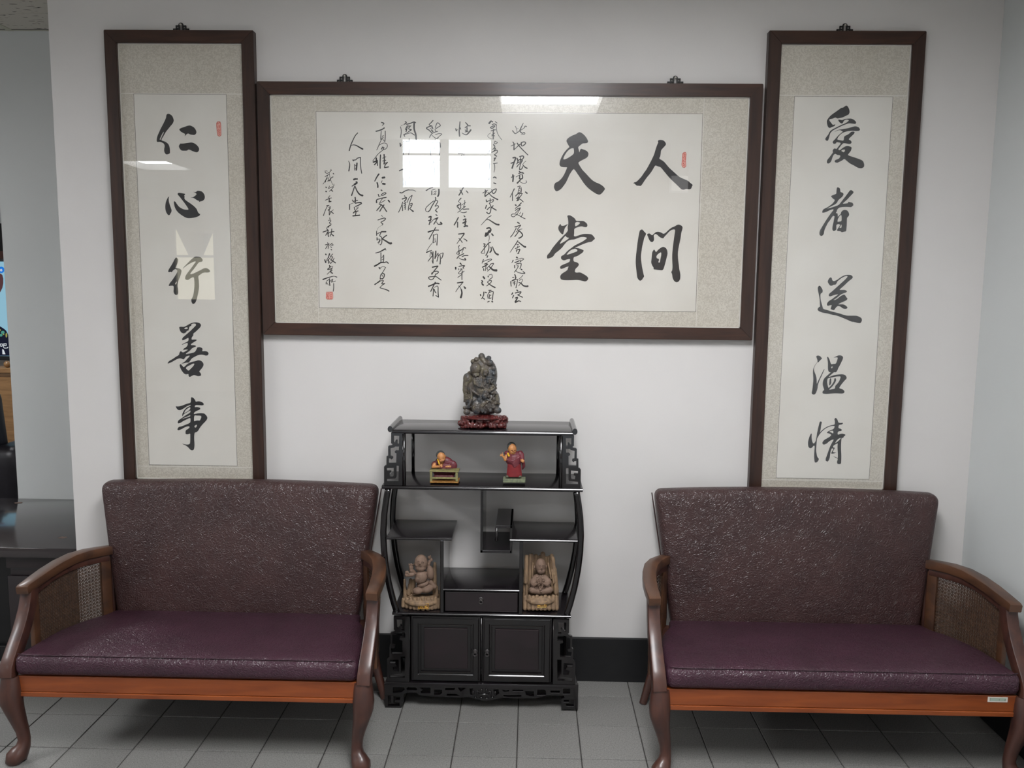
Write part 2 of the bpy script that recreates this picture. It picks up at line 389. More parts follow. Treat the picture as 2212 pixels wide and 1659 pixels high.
# skirting
struct('baseboard_back', MB().box(-1.663, XR, -.014, 0, 0, .166, .002), 'skirt')
struct('baseboard_right', MB().box(XR-.014, XR, -3.5, -.014, 0, .166, .002), 'skirt')
struct('baseboard_alcove', MB().box(-2.333, -1.666, .721, .735, 0, .166, .002), 'skirt')
# windows out of view; only the transoms and far pane show in the picture glass
w = MB().box(-.99, -.29, -3.5, -3.48, 2.135, 2.16).box(-.99, -.97, -3.5, -3.48, 2.16, 2.51).box(-.69, -.625, -3.5, -3.48, 2.16, 2.51).box(-.31, -.29, -3.5, -3.48, 2.16, 2.51).box(-.97, -.31, -3.5, -3.49, 2.395, 2.41)
w1 = struct('window_1', w, 'winf')
for a, b in ((-.97, -.69), (-.625, -.31)): MB().box(a, b, -3.515, -3.505, 2.16, 2.51).obj('pane', 'transom', w1)
w2 = struct('window_2', MB().box(1.02, 1.16, -3.5, -3.49, 2.135, 2.15).box(1.02, 1.035, -3.5, -3.49, 2.15, 2.25), 'winf')
MB().box(1.035, 1.16, -3.515, -3.505, 2.145, 2.26).obj('pane', 'smallwin', w2)
w3 = struct('window_3', MB().box(-4.63, -4.08, -8, -7.97, 1.17, 1.2).box(-4.63, -4.08, -8, -7.97, 1.74, 1.77).box(-4.63, -4.6, -8, -7.97, 1.2, 2.1).box(-4.1, -4.08, -8, -7.97, 1.2, 2.1), 'winf')
MB().box(-4.6, -4.1, -8.03, -8.02, 1.2, 1.74).obj('pane', 'farwin', w3)
cu = MB().poly([[(-4.6, 1.77), (-4.6, 2.1), (-4.45, 1.77)]], lambda x, z: Vector((x, -8.02, z)), (0, -.01, 0))
cu.poly([[(-4.25, 1.77), (-4.1, 2.1), (-4.1, 1.77)]], lambda x, z: Vector((x, -8.02, z)), (0, -.01, 0))
cu.obj('upper_pane', 'farwin', w3)
w5 = struct('added_fill_window', MB().box(-1.62, 1.22, -3.5, -3.48, .12, .15).box(-1.62, 1.22, -3.5, -3.48, 1.0, 1.03).box(-1.62, -1.6, -3.5, -3.48, .15, 1.0).box(1.2, 1.22, -3.5, -3.48, .15, 1.0).box(-.22, -.18, -3.5, -3.48, .15, 1.0), 'winf')  # added low fill light in window form, placed clear of the glass reflections
MB().box(-1.6, 1.2, -3.53, -3.52, .15, 1.0).obj('pane', 'lowfill', w5)
w4 = struct('window_4', MB().box(XL, XL+.03, -7.1, -1.4, .88, .92).box(XL, XL+.03, -7.1, -1.4, 2.3, 2.34).box(XL, XL+.03, -4.3, -4.24, .92, 2.3), 'winf')
MB().box(XL+.005, XL+.012, -7.1, -1.4, .92, 2.3).obj('pane', 'day', w4)
# ceiling
ce = struct('ceiling', MB().box(XL, XR+.1, YN, YF, ZC+.09, ZC+.2), 'gap')
PX, PY = -2.24, -.1
LAMPS = [(-.2, .4, -2.5, -1.3), (-3.75, -3.28, -5.33, -4.72), (-3.75, -3.15, -2.3, -1.1), (-3.75, -3.15, 1.2, 1.8)]  # the last two are unseen lamps added for fill
crest = MB()
def cut(r, h):      # rectangle r minus rectangle h
    x0, x1, y0, y1 = r; a0, a1, b0, b1 = h
    if a0 >= x1 or a1 <= x0 or b0 >= y1 or b1 <= y0: return [r]
    o = []
    if a0 > x0: o.append((x0, a0, y0, y1)); x0 = a0
    if a1 < x1: o.append((a1, x1, y0, y1)); x1 = a1
    if b0 > y0: o.append((x0, x1, y0, b0))
    if b1 < y1: o.append((x0, x1, b1, y1))
    return o
for i in range(-7, 8):
    for j in range(-15, 7):
        x0, x1, y0, y1 = max(PX+i*.6, XL), min(PX+i*.6+.6, XR), max(PY+j*.6, YN), min(PY+j*.6+.6, YF)
        if x1 <= x0 or y1 <= y0: continue
        if i in (-1, 0) and j in (0, 1):
            if j == 1: y1 = .735
            MB().box(x0+.002, x1-.002, y0+.0015, y1-.001, ZC, ZC+.014).obj('ceiling_panel', 'ceil', ce)
        else:
            rs = [(x0+.002, x1-.002, y0+.002, y1-.002)]
            for L_ in LAMPS: rs = [q for r in rs for q in cut(r, L_)]
            for r in rs: crest.box(*r, ZC, ZC+.014)
crest.obj('far_ceiling_panels', 'ceil', ce, kind='stuff')
MB().box(PX-.012, PX+.012, -.4, .735, ZC-.003, ZC+.001).obj('grid_bar', 'bar', ce)
MB().box(-2.333, -1.666, .722, .735, ZC-.002, ZC+.0005).obj('edge_angle', 'bar', ce)
MB().box(-2.333, -1.666, .7185, .7225, ZC-.0015, ZC+.001).obj('edge_dark_strip', 'gap', ce)  # thin dark strip beside the edge angle
# ceiling lamps, recessed in their housings
def lamp(r, label):
    x0, x1, y0, y1 = r; e = empty('ceiling_lamp', ((x0+x1)/2, (y0+y1)/2, ZC-.004), label, 'lamp', 'recessed ceiling lamps'); a, b = ZC-.004, ZC+.07
    f = MB().box(x0, x1, y0, y0+.008, a, b).box(x0, x1, y1-.008, y1, a, b).box(x0, x0+.008, y0+.008, y1-.008, a, b).box(x1-.008, x1, y0+.008, y1-.008, a, b)
    f.obj('lamp_housing', 'lampf', e); MB().box(x0+.008, x1-.008, y0+.008, y1-.008, ZC+.055, ZC+.06).obj('diffuser', 'lampm' if x0 > -1 else 'lampfar', e)
for r, t in zip(LAMPS, ('recessed ceiling lamp reflected at the top of the wide framed calligraphy', 'recessed ceiling lamp reflected in the left scroll glass under its first character',
                        'added unseen ceiling lamp for fill on the left before the alcove', 'added unseen ceiling lamp for fill over the television corner')): lamp(r, t)

# ================================================================== CALLIGRAPHY
def ribbon(mb, pts, w0, w1, to3):
    """a brush stroke: smooth ribbon through pts, half-round ends"""
    P = [Vector(p) for p in pts]
    if len(P) == 1: P = [P[0], P[0]+Vector((.6, .3))]
    Q = []
    for i in range(len(P)-1):
        p0, p1, p2, p3 = P[max(i-1, 0)], P[i], P[i+1], P[min(i+2, len(P)-1)]
        for k in range(4):
            t = k/4
            Q.append(.5*((2*p1)+(-p0+p2)*t+(2*p0-5*p1+4*p2-p3)*t*t+(-p0+3*p1-3*p2+p3)*t**3))
    Q.append(P[-1]); n = len(Q); L = []; Rr = []
    for i, q in enumerate(Q):
        t = (Q[min(i+1, n-1)]-Q[max(i-1, 0)]); t = t.normalized() if t.length > 1e-9 else Vector((1, 0)); nn = Vector((-t.y, t.x))
        h = (w0+(w1-w0)*i/(n-1))/2
        if i == 0: q = q-t*h*.5; h0 = h*.45; L.append(q+nn*h0); Rr.append(q-nn*h0); q = Q[0]
        L.append(q+nn*h); Rr.append(q-nn*h)
        if i == n-1: q = q+t*h*.5; L.append(q+nn*h*.4); Rr.append(q-nn*h*.4)
    m = len(L); vs = [to3(p.x, p.y) for p in L]+[to3(p.x, p.y) for p in Rr]
    mb.add(vs, [(i, i+1, m+i+1, m+i) for i in range(m-1)])
YP = -.0185     # plane the writing lies on
def to3_crop(x0, y0, s, Y=YP):
    def f(x, y):
        a = W(x0+x*10/s, y0+y*10/s, Y); return Vector((a[0], Y, a[1]))
    return f
def big(parent, crop, shapes):
    mb = MB(); f = to3_crop(*crop)
    for sh in shapes:
        mb.poly([chaikin(nums(l)) for l in sh.split('/')], f)
    return mb.obj('brush_character', 'ink', parent, fix=False)
def small(parent, data, name='text_column'):
    mb = MB()
    for crop, txt in data:
        f = to3_crop(*crop)
        for st in txt.split(';'):
            st = st.strip()
            if not st: continue
            w, p = st.split('|'); w = [float(q)/10 for q in w.split('-')]
            ribbon(mb, nums(p), w[0]*1.12, w[-1]*1.12, f)
    return mb.obj(name, 'ink', parent, fix=False, kind='stuff')

def picture(x0, x1, z0, z1, fw, ix, label, panel, seams, hang, vertical):
    e = empty('framed_calligraphy', ((x0+x1)/2, -.001, z0), label, 'picture frame')
    yb, yf = -.001, -.032
    def bar(a, b, c, d, m):   # mitred bar: outer a-b, inner c-d
        mb = MB(); q = [a, b, d, c]; vs = [(p[0], yf, p[1]) for p in q]+[(p[0], yb, p[1]) for p in q]
        mb.add(vs, [(0, 1, 2, 3), (7, 6, 5, 4), (0, 4, 5, 1), (1, 5, 6, 2), (2, 6, 7, 3), (3, 7, 4, 0)])
        o = mb.obj('frame_bar', m, e)
        bm = bmesh.new(); bm.from_mesh(o.data); bmesh.ops.bevel(bm, geom=bm.edges[:], offset=.0018, segments=2, affect='EDGES'); bm.to_mesh(o.data); bm.free()
    O = [(x0, z0), (x1, z0), (x1, z1), (x0, z1)]; I = [(x0+fw, z0+fw), (x1-fw, z0+fw), (x1-fw, z1-fw), (x0+fw, z1-fw)]
    for i in range(4): bar(O[i], O[(i+1) % 4], I[i], I[(i+1) % 4], 'frame_h' if i % 2 == 0 else 'frame_v')
    mt = MB().box(x0+fw-.004, x1-fw+.004, -.0175, -.003, z0+fw-.004, z1-fw+.004).obj('brocade_mount', 'brocade', e)
    # thin cream lip inside the frame
    lip = MB()
    a0, a1, b0, b1 = x0+fw, x1-fw, z0+fw, z1-fw
    lip.box(a0, a0+.003, -.0215, -.0176, b0, b1).box(a1-.003, a1, -.0215, -.0176, b0, b1).box(a0, a1, -.0215, -.0176, b0, b0+.003).box(a0, a1, -.0215, -.0176, b1-.003, b1)
    lip.obj('inner_lip', 'paper', e)
    px0, px1, pz0, pz1 = panel
    pp = MB().box(px0, px1, -.0182, -.0176, pz0, pz1).obj('paper_panel', 'paper', e)
    ln = MB(); t = .0011
    for (a, b, c, d) in ((px0, px1, pz0, pz0+t), (px0, px1, pz1-t, pz1), (px0, px0+t, pz0, pz1), (px1-t, px1, pz0, pz1)): ln.box(a, b, -.0184, -.0181, c, d)
    ln.obj('rule_line', 'line', pp)
    for s in seams: MB().box(*s).obj('mount_seam', 'paper', mt)
    MB().box(a0, a1, -.0245, -.0240, b0, b1).obj('glass_pane', 'glass', e)
    for hx, hw in hang:
        hb = MB(); Y0, Y1 = -.012, -.006
        # stepped bracket: centre arch, two stepped cells either side
        u = hw/64
        def rc(a, b, c, d): hb.box(hx+a*u, hx+b*u, Y0, Y1, z1+c*u, z1+d*u)
        for sgn in (-1, 1):
            def r2(a, b, c, d): rc(*(sorted((sgn*a, sgn*b))+[c, d]))
            r2(4, 8, -4, 22); r2(8, 17, 17, 20); r2(14, 17, -2, 20); r2(8, 14, 8, 11); r2(17, 26, 7, 10); r2(23, 26, -2, 10); r2(17, 23, -2, .5); r2(26, 32, -2, 1.5); r2(8, 14, -2, 1)
        arch = [(hx+math.cos(math.pi*k/8)*6*u, (Y0+Y1)/2, z1+22*u+math.sin(math.pi*k/8)*5*u) for k in range(9)]
        hb.sweep([q+(.003, 2.2*u) for q in arch], side=(0, 1, 0), n=6)
        h = hb.obj('hanger_bracket', 'iron', e)
        MB().ball((hx, Y0-.002, z1+22*u), (3.6*u, .0025, 3.6*u)).obj('screw', 'screw', h, smooth=True)
    return e, pp
L_e, L_p = picture(-1.460, -.949, .70, 2.297, .042, 0, 'left tall dark-framed scroll of five large characters behind the left loveseat', (-1.372, -1.051, .792, 2.090),
    [(-1.417, -.992, -.0178, -.0174, 2.0895, 2.0925), (-1.417, -.992, -.0178, -.0174, .786, .7885), (-1.374, -1.3735, -.0178, -.0174, .74, 2.25)], [(-1.203, .066)], True)
C_e, C_p = picture(-.942, .772, 1.268, 2.131, .0425, 0, 'wide dark-framed calligraphy hung above the cabinet, four big characters beside columns', (-.744, .5755, 1.3645, 2.035),
    [(-.748, -.7465, -.0178, -.0174, 1.31, 2.089), (.5775, .5795, -.0178, -.0174, 1.31, 2.089)], [(-.645, .066), (.480, .066)], False)
R_e, R_p = picture(.784, 1.303, .70, 2.303, .043, 0, 'right tall dark-framed scroll of five large characters beside the room corner', (.881, 1.2105, .778, 2.094),
    [(.827, 1.26, -.0178, -.0174, 2.0955, 2.0985), (.827, 1.26, -.0178, -.0174, .770, .7725)], [(1.040, .066)], True)

big(L_p, (325, 240, 16.59), ['57,13 63,9 70,11 77,16 81,23 84,33 82,40 78,47 70,56 62,66 55,75 50,84 46,91 42,97 39,105 46,107 54,110 61,115 66,121 69,131 70,140 70,151 65,154 57,156 52,151 49,144 49,135 51,127 50,120 46,115 40,112 34,110 24,111 22,106 23,97 26,86 30,78 36,64 42,53 47,43 52,33 56,23/49,72 42,81 37,92 33,101 35,104 38,99 41,91 46,82',
 '102,65 111,60 121,57 131,53 141,51 149,54 158,60 163,68 165,75 163,82 157,86 150,85 142,84 136,80 130,82 122,92 125,82 116,78 108,73',
 '109,114 108,117 120,116 133,114 146,112 155,114 166,121 173,130 175,136 173,143 168,148 160,147 150,143 144,140 137,137 131,142 122,142 113,142 107,138 102,129 102,123'])
big(L_p, (345, 400, 16.59), ['34,40 32,50 33,60 37,73 41,84 43,91 41,98 38,102 36,107 31,108 26,102 22,94 20,84 20,72 22,60 26,50 30,43',
 '50,60 53,57 57,60 62,68 68,76 76,82 84,86 94,88 104,88 100,80 94,71 86,60 78,50 70,40 64,33 64,30 68,27 76,28 86,30 92,31 90,35 87,38 90,41 88,47 92,53 102,60 114,68 126,78 133,86 137,97 142,103 145,102 144,108 138,112 126,116 113,118 102,119 90,115 76,106 66,98 58,88 53,76',
 '118,24 130,25 134,20 142,20 150,22 157,28 161,36 162,44 160,51 153,57 146,58 140,61 142,57 134,54 129,51 124,47 118,45 109,44 120,43 127,38 133,32 128,27'])
big(L_p, (350, 550, 13.825), ['42,8 46,11 49,16 47,24 43,33 40,41 46,40 53,42 58,46 58,52 56,60 53,68 50,76 47,85 46,94 48,103 49,112 47,119 42,121 37,118 34,110 35,103 35,96 33,93 27,93 19,94 23,85 30,77 36,68 42,59 46,51 45,45 40,43 34,46 31,50 29,53 26,51 20,53 18,50 20,44 26,35 33,23 38,13/45,79 38,87 42,90',
 '61,44 66,36 74,28 82,20 90,12 98,6 106,6 113,7 119,11 122,17 120,21 114,22 110,23 103,32 96,42 88,51 83,59 93,57 105,51 116,46 124,41 132,40 139,43 144,49 141,53 134,54 128,53 120,55 114,60 108,64 109,72 110,80 111,95 109,110 106,124 103,136 99,145 92,148 88,142 87,134 91,128 94,118 96,104 97,88 96,72 94,67 86,70 80,75 74,76 69,73 69,68 71,62 78,52 86,42 94,31 102,20 95,21 86,25 76,31 69,36'])
big(L_p, (350, 690, 12.76), ['47,21 53,20 60,21 68,17 78,11 88,8 97,8 104,10 108,15 106,21 101,26 94,33 85,40 87,43 84,47 82,50 81,56 92,55 97,57 92,60 84,65 80,68 80,71 90,71 95,74 88,77 82,80 76,87 70,91 64,96 76,94 88,91 92,88 96,80 97,77 104,76 111,79 112,83 110,88 118,87 126,89 129,94 126,99 120,100 112,97 106,97 98,99 92,102 84,106 80,110 77,115 74,119 68,119 60,121 52,122 62,117 70,108 78,99 66,102 63,107 59,111 54,108 48,107 38,111 28,117 17,122 15,120 20,114 28,110 38,103 47,98 48,91 52,87 55,90 59,91 68,86 72,83 64,83 58,85 60,80 66,77 70,72 71,68 70,64 62,67 56,70 54,69 60,66 70,61 73,58 73,50 68,53 62,56 56,58 55,54 57,50 64,44 72,37 80,30 88,22 94,16 93,12 86,11 80,14 81,18 76,19 74,26 73,31 69,31 66,36 60,39 54,37 50,32 48,26/61,26 63,23 70,21 71,26 66,27',
 '48,125 52,123 56,128 60,132 64,128 72,121 82,117 92,115 100,112 108,114 113,119 115,125 112,132 107,138 102,144 107,148 108,155 100,157 94,155 88,153 82,156 76,159 73,156 73,150 66,152 60,149 54,141 50,133/65,134 72,128 78,126 84,122 90,122 86,129 79,136 73,142 68,137'])
big(L_p, (360, 850, 12.76), ['67,11 70,10 75,13 79,19 80,23 88,21 96,23 102,27 102,32 96,33 88,32 79,32 77,38 84,37 92,39 93,43 88,46 80,49 75,54 75,57 84,55 94,54 104,55 110,61 113,68 108,76 100,84 94,91 90,97 88,101 84,106 77,108 76,116 76,128 77,140 76,153 72,157 66,156 60,149 54,144 47,141 42,138 50,140 58,141 64,139 65,130 65,118 65,110 58,113 52,112 52,105 53,101 60,97 64,92 60,90 50,93 42,98 32,102 29,99 33,92 40,91 50,87 60,83 65,80 66,73 65,67 56,71 46,76 38,81 32,83 30,81 32,74 40,69 52,60 65,53 66,46 56,52 47,57 44,63 43,62 43,56 48,46 56,38 66,34 66,31 56,35 46,42 38,46 32,46 28,42 24,35 32,36 44,33 56,28 66,26 67,18/76,60 84,61 92,61 96,63 94,70 91,75 86,74 80,75 75,77/76,90 80,87 84,86 82,93 78,94/40,71 50,66 60,62 65,59 65,63 56,66 46,69/48,54 52,46 58,41 65,37 65,43 58,49 51,53'])
big(R_p, (1765, 220, 11.06), ['70,8 74,12 77,18 78,24 76,30 70,33 62,37 54,39 48,40 44,37 38,40 28,42 32,48 38,56 44,53 42,58 36,60 30,63 26,60 24,54 23,46 26,40 32,33 40,27 50,20 58,14 62,14',
 '50,42 56,43 60,44 66,41 74,40 83,40 90,44 94,49 92,53 84,52 76,51 68,54 58,58 48,63 38,68 32,74 30,80 28,88 26,93 22,93 19,89 22,84 27,78 30,71 36,66 46,61 58,55 70,50 77,44 70,42 64,45 62,50 60,52 56,51 52,47',
 '40,72 50,67 62,65 74,63 84,60 92,58 100,61 103,66 101,69 94,70 84,69 74,70 66,72 58,76 52,82 49,87 48,90 56,92 63,93 64,88 65,82 72,79 78,75 82,71 89,71 90,74 86,79 80,84 75,90 80,92 83,96 81,100 76,101 68,99 62,99 56,106 50,114 54,116 60,111 66,107 72,105 80,107 83,109 81,117 77,122 73,127 80,130 90,133 102,137 110,141 113,150 112,156 106,159 98,158 88,152 78,147 70,140 65,136 60,140 54,143 48,146 42,144 42,140 46,138 52,136 56,130 54,127 48,127 44,124 40,126 37,132 35,139 32,145 26,148 23,145 24,139 30,132 35,125 38,121 37,116 40,112 43,111 46,113 50,108 58,98 46,96 46,99 40,101 37,97 38,94 44,88 50,81 58,74 62,71 54,67 46,70/57,117 62,114 67,114 66,118 64,121'])
big(R_p, (1760, 395, 13.27), ['64,12 70,14 73,17 73,26 80,28 83,32 81,37 77,42 70,47 66,52 64,57 58,62 50,66 40,71 35,74 44,72 56,68 68,64 74,57 80,49 88,39 96,28 102,20 108,22 112,27 108,32 102,38 94,47 86,54 79,60 90,59 96,58 95,54 100,55 108,57 110,60 111,64 108,67 104,70 94,69 84,69 76,70 70,71 64,77 63,82 60,87 65,87 66,92 66,98 70,93 74,90 76,83 80,79 86,77 93,79 97,84 99,90 97,96 93,99 92,106 92,118 91,130 90,139 84,140 77,142 75,139 63,138 65,132 70,126 73,120 68,118 62,120 62,128 62,135 54,139 50,134 51,124 54,112 56,100 57,96 53,94 48,100 44,107 38,114 34,122 30,130 27,138 26,147 20,153 14,150 13,144 15,136 19,129 24,121 32,108 40,96 48,85 55,76 50,76 44,78 36,82 28,85 22,86 21,83 24,76 30,73 38,69 48,62 54,56 58,49 53,46 48,41 46,38 52,35 58,33 62,31 62,22/72,94 76,92 77,96 77,110 70,111 65,112 66,104/75,120 77,120 77,129 70,129 74,124'])
big(R_p, (1755, 585, 13.825), ['45,32 50,22 55,19 58,22 59,28 63,31 70,29 78,24 86,18 94,14 102,12 112,12 118,14 121,19 118,24 112,28 104,35 96,43 88,50 80,57 88,57 97,57 103,60 103,63 97,66 88,69 82,73 75,79 68,84 62,88 70,86 76,82 82,77 90,72 96,71 99,75 102,80 105,82 103,87 98,90 88,94 80,98 77,100 84,100 92,100 100,104 105,109 103,113 96,114 90,112 84,107 78,105 74,106 70,110 66,116 63,118 58,116 54,114 56,108 58,102 52,103 46,105 43,102 44,96 49,90 58,85 68,77 78,70 70,71 60,74 52,77 48,74 50,68 58,62 68,53 78,44 88,35 98,26 105,18 104,15 98,16 88,21 80,27 74,32 72,38 68,42 64,41 58,45 52,44 48,38',
 '16,49 20,44 24,46 28,52 31,58 30,65 26,67 24,70 24,80 25,88 27,96 30,106 32,114 44,117 56,121 68,124 80,127 92,131 104,134 118,134 132,134 142,138 147,142 148,149 144,156 136,156 126,153 116,152 106,147 94,142 82,137 70,133 58,131 44,127 30,125 20,121 15,117 16,112 20,108 23,107 22,98 22,88 20,76 18,66 16,56'])
big(R_p, (1745, 760, 16.59), ['30,15 37,13 44,15 50,22 51,24 46,29 41,34 39,38 36,36 32,41 26,49 23,56 22,64 24,72 28,82 31,92 32,104 32,116 36,106 42,94 48,82 54,70 58,62 60,63 56,72 50,86 44,98 40,108 36,120 35,132 30,146 26,152 20,154 14,150 14,144 16,138 18,120 20,100 19,84 18,70 20,60 24,50 30,42 35,35 34,28 31,20',
 '69,20 71,17 74,20 78,28 81,38 84,45 92,43 100,43 104,34 108,20 100,20 91,21 100,17 108,13 116,12 124,15 127,21 125,27 120,38 114,50 109,58 107,65 101,74 94,73 88,78 80,85 74,91 84,87 96,83 110,81 124,80 134,83 139,90 139,96 134,101 126,110 118,120 112,130 118,132 126,135 132,141 130,148 122,150 108,149 90,149 70,151 54,150 52,146 54,140 59,136 56,128 53,118 54,106 58,96 66,88 76,79 84,72 79,74 74,70 72,62 72,50 72,36 70,26/84,53 90,53 88,57 84,60/72,95 82,93 94,90 106,88 118,88 116,96 112,106 106,114 98,122 97,132 88,134 75,136 82,130 90,122 97,112 102,102 100,94 95,95 94,104 90,112 84,120 78,126 74,130 71,120 69,108 70,100',
 '79,95 84,95 84,105 84,112 79,121 76,119 77,108'])
big(R_p, (1735, 895, 14.43), ['25,59 27,62 26,72 28,84 31,91 35,90 39,83 41,74 43,60 46,45 49,33 52,22 58,23 58,27 56,34 55,44 53,54 51,58 58,50 68,42 80,36 92,33 98,32 99,22 97,16 99,12 102,11 106,15 108,20 110,26 118,27 124,26 124,29 120,32 112,33 110,38 110,43 117,45 121,48 119,52 110,53 107,58 108,64 116,61 122,60 132,63 131,66 127,69 124,75 120,73 119,82 118,96 118,110 119,125 119,140 118,155 107,155 105,149 107,143 108,138 100,135 92,130 103,134 108,137 108,120 107,108 107,96 108,90 102,93 95,97 92,103 99,104 96,110 92,117 98,119 104,119 98,122 88,123 87,121 92,112 95,107 89,106 86,114 84,125 83,135 80,143 76,148 70,145 70,138 74,128 78,116 83,102 90,88 96,78 88,80 80,85 74,91 64,95 60,92 60,87 65,80 74,75 84,69 88,64 82,60 73,58 76,54 84,50 94,46 97,42 98,36 90,36 80,39 70,44 60,52 52,61 47,69 43,76 42,88 41,100 40,112 42,124 44,133 49,138 48,143 44,149 37,151 35,146 34,130 35,112 36,98 32,98 28,104 22,106 17,103 15,96 15,86 18,74 21,66/80,54 90,51 94,52 94,60 88,57/99,91 104,82 110,76 118,73 113,80 106,86'])
big(C_p, (1360, 295, 13.83), ['84,13 88,10 96,10 102,12 107,17 109,23 106,28 100,34 94,41 93,50 92,58 88,66 96,70 103,75 110,83 118,93 128,102 138,111 148,120 158,125 168,129 176,133 182,139 189,144 186,150 184,156 178,158 170,156 162,159 155,158 148,151 140,143 130,134 118,122 108,110 99,99 92,91 84,89 77,86 73,92 68,101 62,110 55,118 48,127 42,136 34,148 28,147 22,147 18,144 14,140 10,140 15,136 19,136 27,129 36,119 43,108 50,99 56,88 62,77 68,65 73,54 76,44 80,31 84,21 86,18'])
big(C_p, (1360, 480, 12.29), ['27,22 30,20 34,19 38,24 44,30 43,34 39,41 37,50 34,62 32,75 30,90 31,104 33,118 35,128 37,138 39,144 36,148 33,153 28,156 23,152 20,146 19,135 17,120 16,105 17,88 19,72 21,54 24,36',
 '46,32 52,29 56,32 60,35 64,31 70,26 76,25 83,27 90,31 96,28 104,20 112,14 120,11 126,7 131,6 138,9 141,13 140,20 137,28 136,40 133,54 130,68 128,84 129,100 131,115 132,126 134,132 135,142 134,152 130,158 124,160 118,156 114,148 113,138 110,132 113,129 114,118 113,100 113,84 115,64 118,42 120,28 121,20 117,19 110,21 104,26 98,33 92,39 90,43 84,42 78,38 73,33 68,31 64,35 65,42 65,48 61,53 56,52 52,47 49,39',
 '62,76 65,72 68,76 70,80 76,73 84,67 90,65 96,68 100,74 101,84 99,92 96,104 93,115 90,125 86,128 78,127 70,126 63,125 64,121 60,115 57,107 58,100 59,88 60,80/71,90 76,84 84,79 84,88 82,97 80,108 76,106 78,102 78,97 72,96'])
big(C_p, (1185, 280, 11.44), ['76,6 82,8 90,15 95,22 98,29 96,33 90,34 84,34 78,39 73,43 74,48 75,52 76,57 78,50 80,47 86,49 94,52 99,58 98,65 94,70 86,74 78,78 73,82 78,91 84,100 92,108 100,117 108,125 116,130 126,134 134,139 140,146 137,151 132,157 127,161 120,160 110,154 98,145 88,134 80,122 72,110 66,101 62,97 57,103 52,111 48,120 44,129 38,138 30,148 20,153 16,150 13,143 14,136 17,131 23,129 32,121 38,112 42,103 45,96 46,93 38,93 31,92 27,88 27,81 30,72 35,62 42,52 48,46 52,43 48,37 44,29 45,24 52,18 60,14 68,11 72,8/54,47 60,46 62,46 63,54 62,60 56,65 48,70 42,73 36,74 38,67 43,58 48,52'])
big(C_p, (1170, 455, 10.37), ['57,11 63,10 70,14 75,18 77,23 86,23 94,23 101,28 103,33 101,37 96,37 90,35 84,36 76,39 73,41 73,50 72,57 76,58 84,55 94,52 104,52 112,53 117,58 120,63 116,66 112,70 104,71 96,74 88,77 80,81 74,83 82,84 88,86 95,89 92,94 86,98 80,102 72,104 71,110 72,114 80,116 84,120 81,126 76,130 74,137 78,139 86,138 94,142 102,147 105,152 102,157 97,159 90,157 80,155 66,156 50,156 43,154 41,148 44,142 52,137 58,133 59,128 61,125 56,126 50,129 43,131 41,128 42,124 50,120 58,117 63,114 64,108 58,109 50,112 44,109 43,104 45,101 50,99 58,90 66,84 74,78 84,73 92,69 99,64 102,61 96,59 88,59 80,62 72,65 66,65 58,68 50,77 46,83 38,90 30,96 26,103 20,106 12,108 12,100 18,94 24,84 32,74 40,65 48,57 56,49 59,44 58,38 60,28 59,18/75,27 80,25 87,27 82,32 75,36/54,56 50,60 44,68 40,75 48,71 56,66 62,61 56,60/57,97 62,91 68,87 76,85 80,88 80,91 72,94 64,97 56,99',
 '42,29 44,34 50,34 56,31 59,30 56,34 52,39 50,46 48,54 43,51 38,44 37,38 39,33'])
S = 11.85
